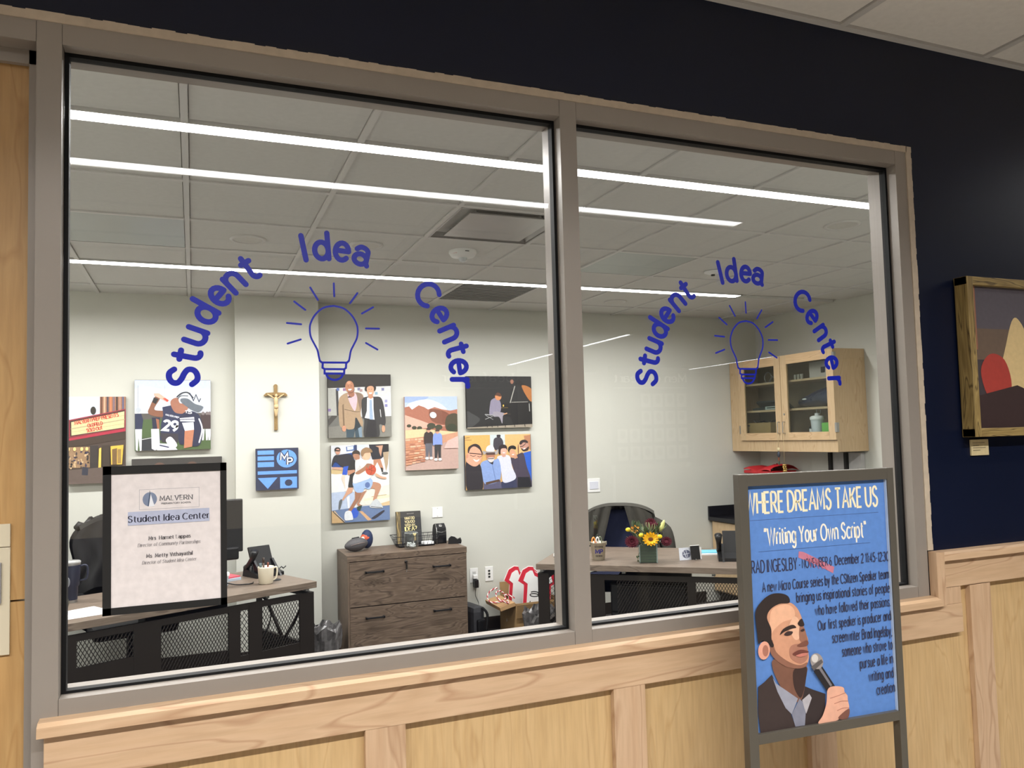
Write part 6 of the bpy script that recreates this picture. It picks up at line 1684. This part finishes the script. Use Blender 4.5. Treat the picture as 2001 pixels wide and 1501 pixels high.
def bin_(label, loc, r0, h_, seed):
    t = thing('waste_bin', label, 'bin', loc)
    part('bin', t, M_black, MB().lathe([(r0 * .8, 0), (r0, h_)], 24, cap=False).lathe([(r0 * .8, .0), (0, .001)], 24, cap=False))
    r_ = random.Random(seed)
    rows_ = [(r0 * 1.03, h_ * .45), (r0 * 1.07, h_ * .75), (r0 * 1.10, h_ + .0), (r0 * 1.0, h_ + .02), (r0 * .93, h_ - .01), (r0 * .85, h_ * .7), (r0 * .7, h_ * .4)]
    n = 40; vs = []; fs = []
    for k_, (rr, z) in enumerate(rows_):
        for i in range(n):
            a = 2 * pi * i / n
            q_ = 1 + .05 * sin(i * 1.3 + k_ * 1.7) + .03 * r_.uniform(-1, 1)
            vs.append((rr * q_ * cos(a), rr * q_ * sin(a), z + r_.uniform(-.010, .010) + (.02 * sin(i * .9) if k_ in (2, 3) else 0)))
    for k_ in range(len(rows_) - 1):
        for i in range(n):
            j = (i + 1) % n
            fs.append((k_ * n + i, k_ * n + j, (k_ + 1) * n + j, (k_ + 1) * n + i))
    part('plastic_liner', t, mat('smoky plastic liner', (92, 90, 90), .22, var=.35, scale=26, coat=.4), MB().add(vs, fs, False))


bin_('black waste bin with smoky liner between the notice desk and filing cabinet', (1.175, 4.17, 0), .115, .27, 1)
bin_('black waste bin with smoky liner in front of the cardboard box', (2.80, 3.93, 0), .12, .26, 2)
bg = thing('backpack', 'dark grey bag on the floor beside the filing cabinet', 'bag', (2.40, 4.42, 0), rad(10))
M_bag = mat('charcoal nylon', (52, 52, 56), .7, var=.1, scale=30)
part('body', bg, M_bag, MB().box(-.06, .055, -.14, .14, 0, .27, c=.045)); part('strap', bg, M_blackm, MB().tube(catmull([(.02, -.145, .26), (.06, -.16, .2), (.05, -.15, .06)], False, 5), .012, 6)); part('pocket', bg, M_black, MB().box(-.03, .04, -.165, -.13, .05, .17, c=.015))

# ------------------------------------------------------------------ corner counter
ct = thing('base_cabinet', 'maple base cabinet with black worktop in the far corner', 'cabinet', (XR, 4.61, 0))
part('carcass', ct, M_cabm, MB().box(-.62, -.001, -1.9, -.001, .10, .775)); part('toe_kick', ct, M_base, MB().box(-.56, -.001, -1.9, -.001, 0, .10))
for y0, y1 in ((-.48, -.03), (-.94, -.49), (-1.40, -.95), (-1.88, -1.41)):
    dd = part('door', ct, M_cabm, MB().box(-.64, -.621, y0, y1, .115, .765, c=.002))
    part('handle', dd, M_brown, MB().box(-.662, -.656, y1 - .42, y1 - .41, .62, .72, c=.001).box(-.656, -.640, y1 - .42, y1 - .41, .63, .638).box(-.656, -.640, y1 - .42, y1 - .41, .702, .71))
wt_ = thing('worktop', 'black stone worktop with raised back edge on the corner cabinet', 'worktop', (XR, 4.61, .7755))
M_stone = mat('black stone', (24, 24, 30), .22, var=.2, scale=40)
part('slab', wt_, M_stone, MB().box(-.665, -.001, -1.92, -.001, 0, .035, c=.002)); part('back_edge', wt_, M_stone, MB().box(-.665, -.002, -.02, -.001, .036, .135, c=.001)); part('back_edge', wt_, M_stone, MB().box(-.02, -.001, -1.92, -.021, .036, .135, c=.001))
bp_ = thing('grey_backpack', 'grey backpack lying on the black worktop', 'bag', (5.09, 4.17, .812), rad(-14))
M_bk = mat('slate fabric', (66, 70, 80), .7, var=.08, scale=40)
part('body', bp_, M_bk, MB().box(-.08, .12, -.17, .17, 0, .27, c=.055)); part('front_pocket', bp_, M_bk, MB().box(-.13, -.06, -.13, .13, .02, .24, c=.03)); part('black_trim', bp_, M_blackm, MB().box(-.083, -.068, -.16, .16, .0, .262, c=.004)); part('zip', bp_, M_blackm, MB().tube(catmull([(-.1315, -.09, .06), (-.1325, -.09, .19), (-.1325, 0, .215), (-.1325, .09, .19), (-.1315, .09, .06)], False, 5), .003, 5)); part('back_panel', bp_, M_blackm, MB().box(.10, .16, -.17, .17, .0, .29, c=.02))
rb = thing('red_bag', 'red paper bag standing behind the grey backpack', 'bag', (5.02, 3.84, .812), rad(10))
part('front', rb, M_red, MB().prism([(0, 0), (.16, 0), (.14, .26), (.04, .26)], -.04, .04)); part('white_band', rb, M_white, MB().prism([(.002, .02), (.04, .02), (.055, .12)], -.0415, -.0405))
rc = thing('red_folded_bag', 'red bag lying flat on the high shelf edge under the wall cabinet', 'bag', (5.36, 4.10, .812))
part('body', rc, mat('red nylon', (176, 30, 38), .55, var=.12, scale=14), MB().grid(lambda u, v: Vector((.16 * cos(pi * u) * (1 - .3 * v), -.08 + .44 * v + .02 * sin(u * 9), .44 + .055 * sin(pi * u) * (1 - .5 * v) + .012 * sin(v * 9))), 16, 12).box(-.14, .15, -.06, .34, .41, .44, c=.01))
part('seam', rc, mat('dark red seam', (120, 18, 26), .6, var=0), MB().tube([(-.12, .0, .48), (-.02, .02, .503), (.06, .0, .49)], .004, 5))
rk = thing('document_rack', 'low grey organiser box on the worktop carrying the red bag', 'rack', (5.38, 4.16, .812))
part('shell', rk, mat('grey organiser', (128, 120, 122), .6, var=.03), MB().box(-.02, .17, -.30, .28, 0, .405, c=.005))
for i, (y, lab) in enumerate(((3.62, 'black-edged clear document sleeve under the wall cabinet, in the middle'), (3.44, 'black-edged document sleeve under the wall cabinet, nearest its open end'))):
    sl_ = thing('document_sleeve', lab, 'document', (5.54, y, 1.0))
    part('spine', sl_, M_blackm, MB().box(-.04, .03, -.014, .014, 0, .42)); part('sheet', sl_, mat('grey printed sheet', (176, 174, 172), .7, var=.12, scale=14), MB().box(-.012, .03, -.15, -.015, 0, .42))

# ------------------------------------------------------------------ wall cabinet with glass doors
CX0, CY0, CY1, CZ0, CZ1 = 5.236, 3.242, 4.61, 1.434, 2.302
wc_ = thing('wall_cabinet', 'maple wall cabinet with two glass doors', 'cabinet', (0, 0, 0))
M_cabi = mat('cabinet inside', (150, 132, 104), .7, var=.03)
part('side', wc_, M_cabm, MB().box(CX0, XR - .002, CY0, CY0 + .018, CZ0 + .001, CZ1 - .001)); part('side', wc_, M_cabm, MB().box(CX0, XR - .002, CY1 - .018, CY1, CZ0 + .001, CZ1 - .001))
part('bottom', wc_, M_cabm, MB().box(CX0, XR - .002, CY0 + .018, CY1 - .018, CZ0 + .08, CZ0 + .098)); part('top', wc_, M_cabm, MB().box(CX0, XR - .002, CY0 + .018, CY1 - .018, CZ1 - .018, CZ1))
part('back', wc_, M_cabi, MB().box(XR - .012, XR - .002, CY0 + .018, CY1 - .018, CZ0, CZ1 - .018))
part('valance', wc_, M_cabm, MB().box(CX0 - .001, CX0 + .018, CY0 - .001, CY1, CZ0, CZ0 + .096)); part('filler', wc_, M_cabm, MB().box(CX0 - .001, CX0 + .018, 4.455, CY1, CZ0 + .097, CZ1))
for z in (1.802, 2.058):
    part('shelf', wc_, M_cabm, MB().box(CX0 + .03, XR - .013, CY0 + .019, CY1 - .019, z, z + .018))
M_rail = wood('cabinet door maple', (206, 176, 138), (198, 167, 128), (184, 152, 114), 'Y', 0.42, 0.3, 6, 6)
for y0, y1, hy in ((3.872, 4.452, 3.90), (3.236, 3.866, 3.832)):
    dd = part('door', wc_, M_cabm, MB().box(CX0 - .022, CX0 - .002, y0, y0 + .078, CZ0 + .102, CZ1 - .004, c=.0015).box(CX0 - .022, CX0 - .002, y1 - .078, y1, CZ0 + .102, CZ1 - .004, c=.0015))
    part('door_rail', dd, M_rail, MB().box(CX0 - .0215, CX0 - .0025, y0 + .078, y1 - .078, CZ0 + .102, CZ0 + .172)); part('door_rail', dd, M_rail, MB().box(CX0 - .0215, CX0 - .0025, y0 + .078, y1 - .078, CZ1 - .084, CZ1 - .004))
    part('door_glass', dd, M_glassd, MB().box(CX0 - .014, CX0 - .009, y0 + .078, y1 - .078, CZ0 + .172, CZ1 - .084))
    part('handle', dd, M_steel, MB().tube(catmull([(CX0 - .022, hy, 1.60), (CX0 - .048, hy, 1.603), (CX0 - .048, hy, 1.65), (CX0 - .048, hy, 1.697), (CX0 - .022, hy, 1.70)], False, 5), .004, 6))
part('hinge', wc_, M_steel, MB().box(CX0 - .024, CX0 + .004, 3.222, 3.244, 1.60, 1.68, c=.002)); part('hinge', wc_, M_steel, MB().box(CX0 - .026, CX0 - .018, 4.448, 4.462, 1.60, 1.68, c=.002)); part('hinge', wc_, M_steel, MB().box(CX0 - .024, CX0 + .004, 3.222, 3.244, 2.19, 2.27, c=.002))
part('door_lock', wc_, M_steel, MB().lathe([(.009, 0), (.009, .004)], 12, M=Matrix.Translation((CX0 - .022, 3.835, 1.77)) @ Matrix.Rotation(-pi / 2, 4, 'Y')))
SH = [CZ0 + .0985, 1.8205, 2.0765]
M_kb = mat('dark keyboard', (52, 60, 60), .5, var=.05)
for i, (lab, y, z) in enumerate((('dark keyboard lying on the middle cabinet shelf', 4.20, 0), ('dark keyboard leaning on the one below it, behind glass', 4.17, .03))):
    kb = thing('keyboard', lab, 'keyboard', (5.40, y, SH[1] + z + .001), rad(90), rot=(0, rad(0), rad(90)))
    part('case', kb, M_kb, MB().box(-.20, .20, -.07, .07, 0, .022, c=.003) if i == 0 else MB().box(-.20, .20, -.07, .07, 0, .02, M=Matrix.Rotation(rad(40), 4, 'X')))
    ky = MB()
    Mx = Matrix.Rotation(rad(40), 4, 'X') if i else Matrix.Identity(4)
    for r_ in range(5):
        for c_ in range(18):
            ky.box(-.19 + c_ * .021, -.173 + c_ * .021, -.06 + r_ * .024, -.041 + r_ * .024, .02, .027, M=Mx)
    o = part('keys', kb, mat('key caps', (74, 84, 84), .5, var=0), ky); o['kind'] = 'stuff'
nt_ = thing('steel_tray', 'pale metal tray in front of the keyboards in the cabinet', 'tray', (5.29, 4.02, SH[1] + .001))
part('tray', nt_, mat('pale tray', (170, 184, 180), .35, .3, var=0), MB().box(-.03, .03, -.10, .12, 0, .012, c=.002).box(-.03, .03, -.10, .12, .022, .03, c=.002).box(-.028, .028, .1, .118, .01, .024))
bx2 = thing('parts_box', 'cardboard tray of dark cables on the lowest cabinet shelf', 'box', (5.38, 4.27, SH[0] + .001))
part('walls', bx2, mat('kraft board', (156, 130, 84), .8, var=.04), MB().box(-.10, .10, -.17, -.165, 0, .17).box(-.10, .10, .165, .17, 0, .17).box(-.10, -.095, -.165, .165, 0, .17).box(.095, .10, -.165, .165, 0, .17).box(-.1, .1, -.19, .19, 0, .004))
part('cable_coil', bx2, M_blackm, MB().tube([(.06 * cos(t * .9), .12 * sin(t * .7), .155 + .035 * sin(t * 1.3)) for t in range(40)], .007, 5)); part('label', bx2, M_blackm, MB().box(-.1008, -.1, .12, .155, .14, .15))
sn = thing('metal_fitting', 'small grey metal fitting on the top cabinet shelf', 'fitting', (5.36, 4.20, SH[2] + .001))
part('ring', sn, M_alu, MB().tube([(0, .05 * cos(t), .052 + .05 * sin(t)) for t in [2 * pi * i / 20 for i in range(20)]], .005, 6, closed=True)); part('arm', sn, M_alu, MB().tube([(0, -.02, .012), (-.01, -.07, .055), (-.01, -.12, .05), (0, -.17, .012)], .010, 6)); part('base', sn, M_white, MB().box(-.02, .02, -.10, .06, 0, .006))
wbx = thing('speaker_box', 'grey-white box with a square window on the top cabinet shelf', 'box', (5.42, 3.42, SH[2] + .001))
part('carton', wbx, mat('off-white carton', (176, 168, 160), .6, var=.02), MB().box(-.08, .08, -.10, .22, 0, .14, c=.002)); part('window', wbx, M_black, MB().box(-.082, -.08, .03, .08, .04, .09))
for i, y in enumerate((3.69, 3.73, 3.77)):
    gls = thing('shot_glass', ['small glass on the top cabinet shelf, next to the white box', 'middle one of the three small glasses on the top cabinet shelf', 'small glass on the top cabinet shelf, by the door frames'][i], 'glass', (5.30, y, SH[2] + .001), group='small glasses on the top cabinet shelf')
    part('cup', gls, mat('frosted glass', (150, 146, 134), .15, var=0), MB().lathe([(.012, 0), (.015, .045)], 14))
nv = thing('navy_bundle', 'shiny navy wrapped bundle on the middle cabinet shelf', 'bundle', (5.38, 3.52, SH[1] + .001))
part('roll', nv, mat('navy plastic wrap', (34, 40, 66), .25, var=.15, scale=16, coat=.3), MB().tube([(-.0, .28, .05), (-.01, .16, .06), (0, .02, .085), (-.02, -.14, .09), (-.03, -.2, .08)], [.03, .055, .075, .085, .05], 14)); part('white_tag', nv, M_white, MB().ball((-.06, .17, .075), .012, .03, .008, 10))
tbm = thing('white_tumbler', 'white lidded tumbler on the lowest cabinet shelf', 'tumbler', (5.33, 3.56, SH[0] + .001))
part('cup', tbm, mat('white tumbler', (206, 212, 216), .35, var=0), MB().lathe([(.042, 0), (.056, .18)], 24)); part('lid', tbm, M_white, MB().lathe([(.061, .178), (.061, .20), (.045, .212), (.020, .214), (.020, .235), (.0, .236)], 24)); part('loop', tbm, M_steel, MB().tube([(0, -.02 + .024 * cos(t), .255 + .034 * sin(t)) for t in [2 * pi * i / 16 for i in range(16)]], .004, 6, closed=True))
gbx = thing('green_box', 'bright green box on the lowest cabinet shelf', 'box', (5.34, 3.37, SH[0] + .001))
part('carton', gbx, mat('lime green', (112, 190, 84), .5, var=0), MB().box(-.05, .05, -.02, .10, .012, .15, c=.002)); part('tray', gbx, M_white, MB().box(-.052, .052, -.022, .112, 0, .06))
dbt = thing('dark_bottle', 'small dark bottle behind the white tumbler', 'bottle', (5.42, 3.70, SH[0] + .001))
part('body', dbt, M_kb, MB().lathe([(.04, 0), (.04, .11), (.016, .14), (.016, .17)], 18)); part('label', dbt, M_white, MB().lathe([(.0405, .07), (.0405, .10)], 18, cap=False))
kc = thing('key_lanyard', 'keys and dark fob hanging from the cabinet door handle, nearer the window wall corner'.replace(', nearer the window wall corner', ''), 'keys', (CX0 - .050, 3.90, 1.60))
part('cord', kc, mat('beige cord', (190, 170, 130), .8, var=0), MB().tube([(0, 0, 0), (0, 0, -.13)], .002, 5)); part('reel', kc, mat('cream reel', (206, 190, 150), .5, var=0), MB().lathe([(.017, -.004), (.017, .004), (.007, .006)], 18, M=Matrix.Translation((0, 0, -.145)) @ Matrix.Rotation(-pi / 2, 4, 'Y')))
part('fob', kc, mat('slate fob', (50, 58, 70), .4, var=0), MB().ball((0, 0, -.19), .010, .018, .028, 12)); part('key', kc, mat('copper key', (150, 84, 60), .4, .5, var=0), MB().box(-.002, .002, -.006, .006, -.25, -.215)); part('key', kc, mat('green key', (70, 90, 78), .4, .4, var=0), MB().box(-.002, .002, -.008, .004, -.285, -.25))
bd = thing('bead_charm', 'gold bead charm hanging from the second cabinet handle', 'charm', (CX0 - .050, 3.832, 1.60))
part('cord', bd, mat('beige cord', (190, 170, 130), .8, var=0), MB().tube([(0, 0, 0), (0, -.004, -.27)], .0018, 5))
M_gold = mat('gold beads', (196, 164, 92), .3, .6, var=0)
for j in range(6):
    for i in range(3):
        a = i * 2.09 + j * .6
        part('bead', bd, M_gold, MB().ball((.011 * cos(a), -.004 + .011 * sin(a), -.285 - .017 * j), .009, n=8))
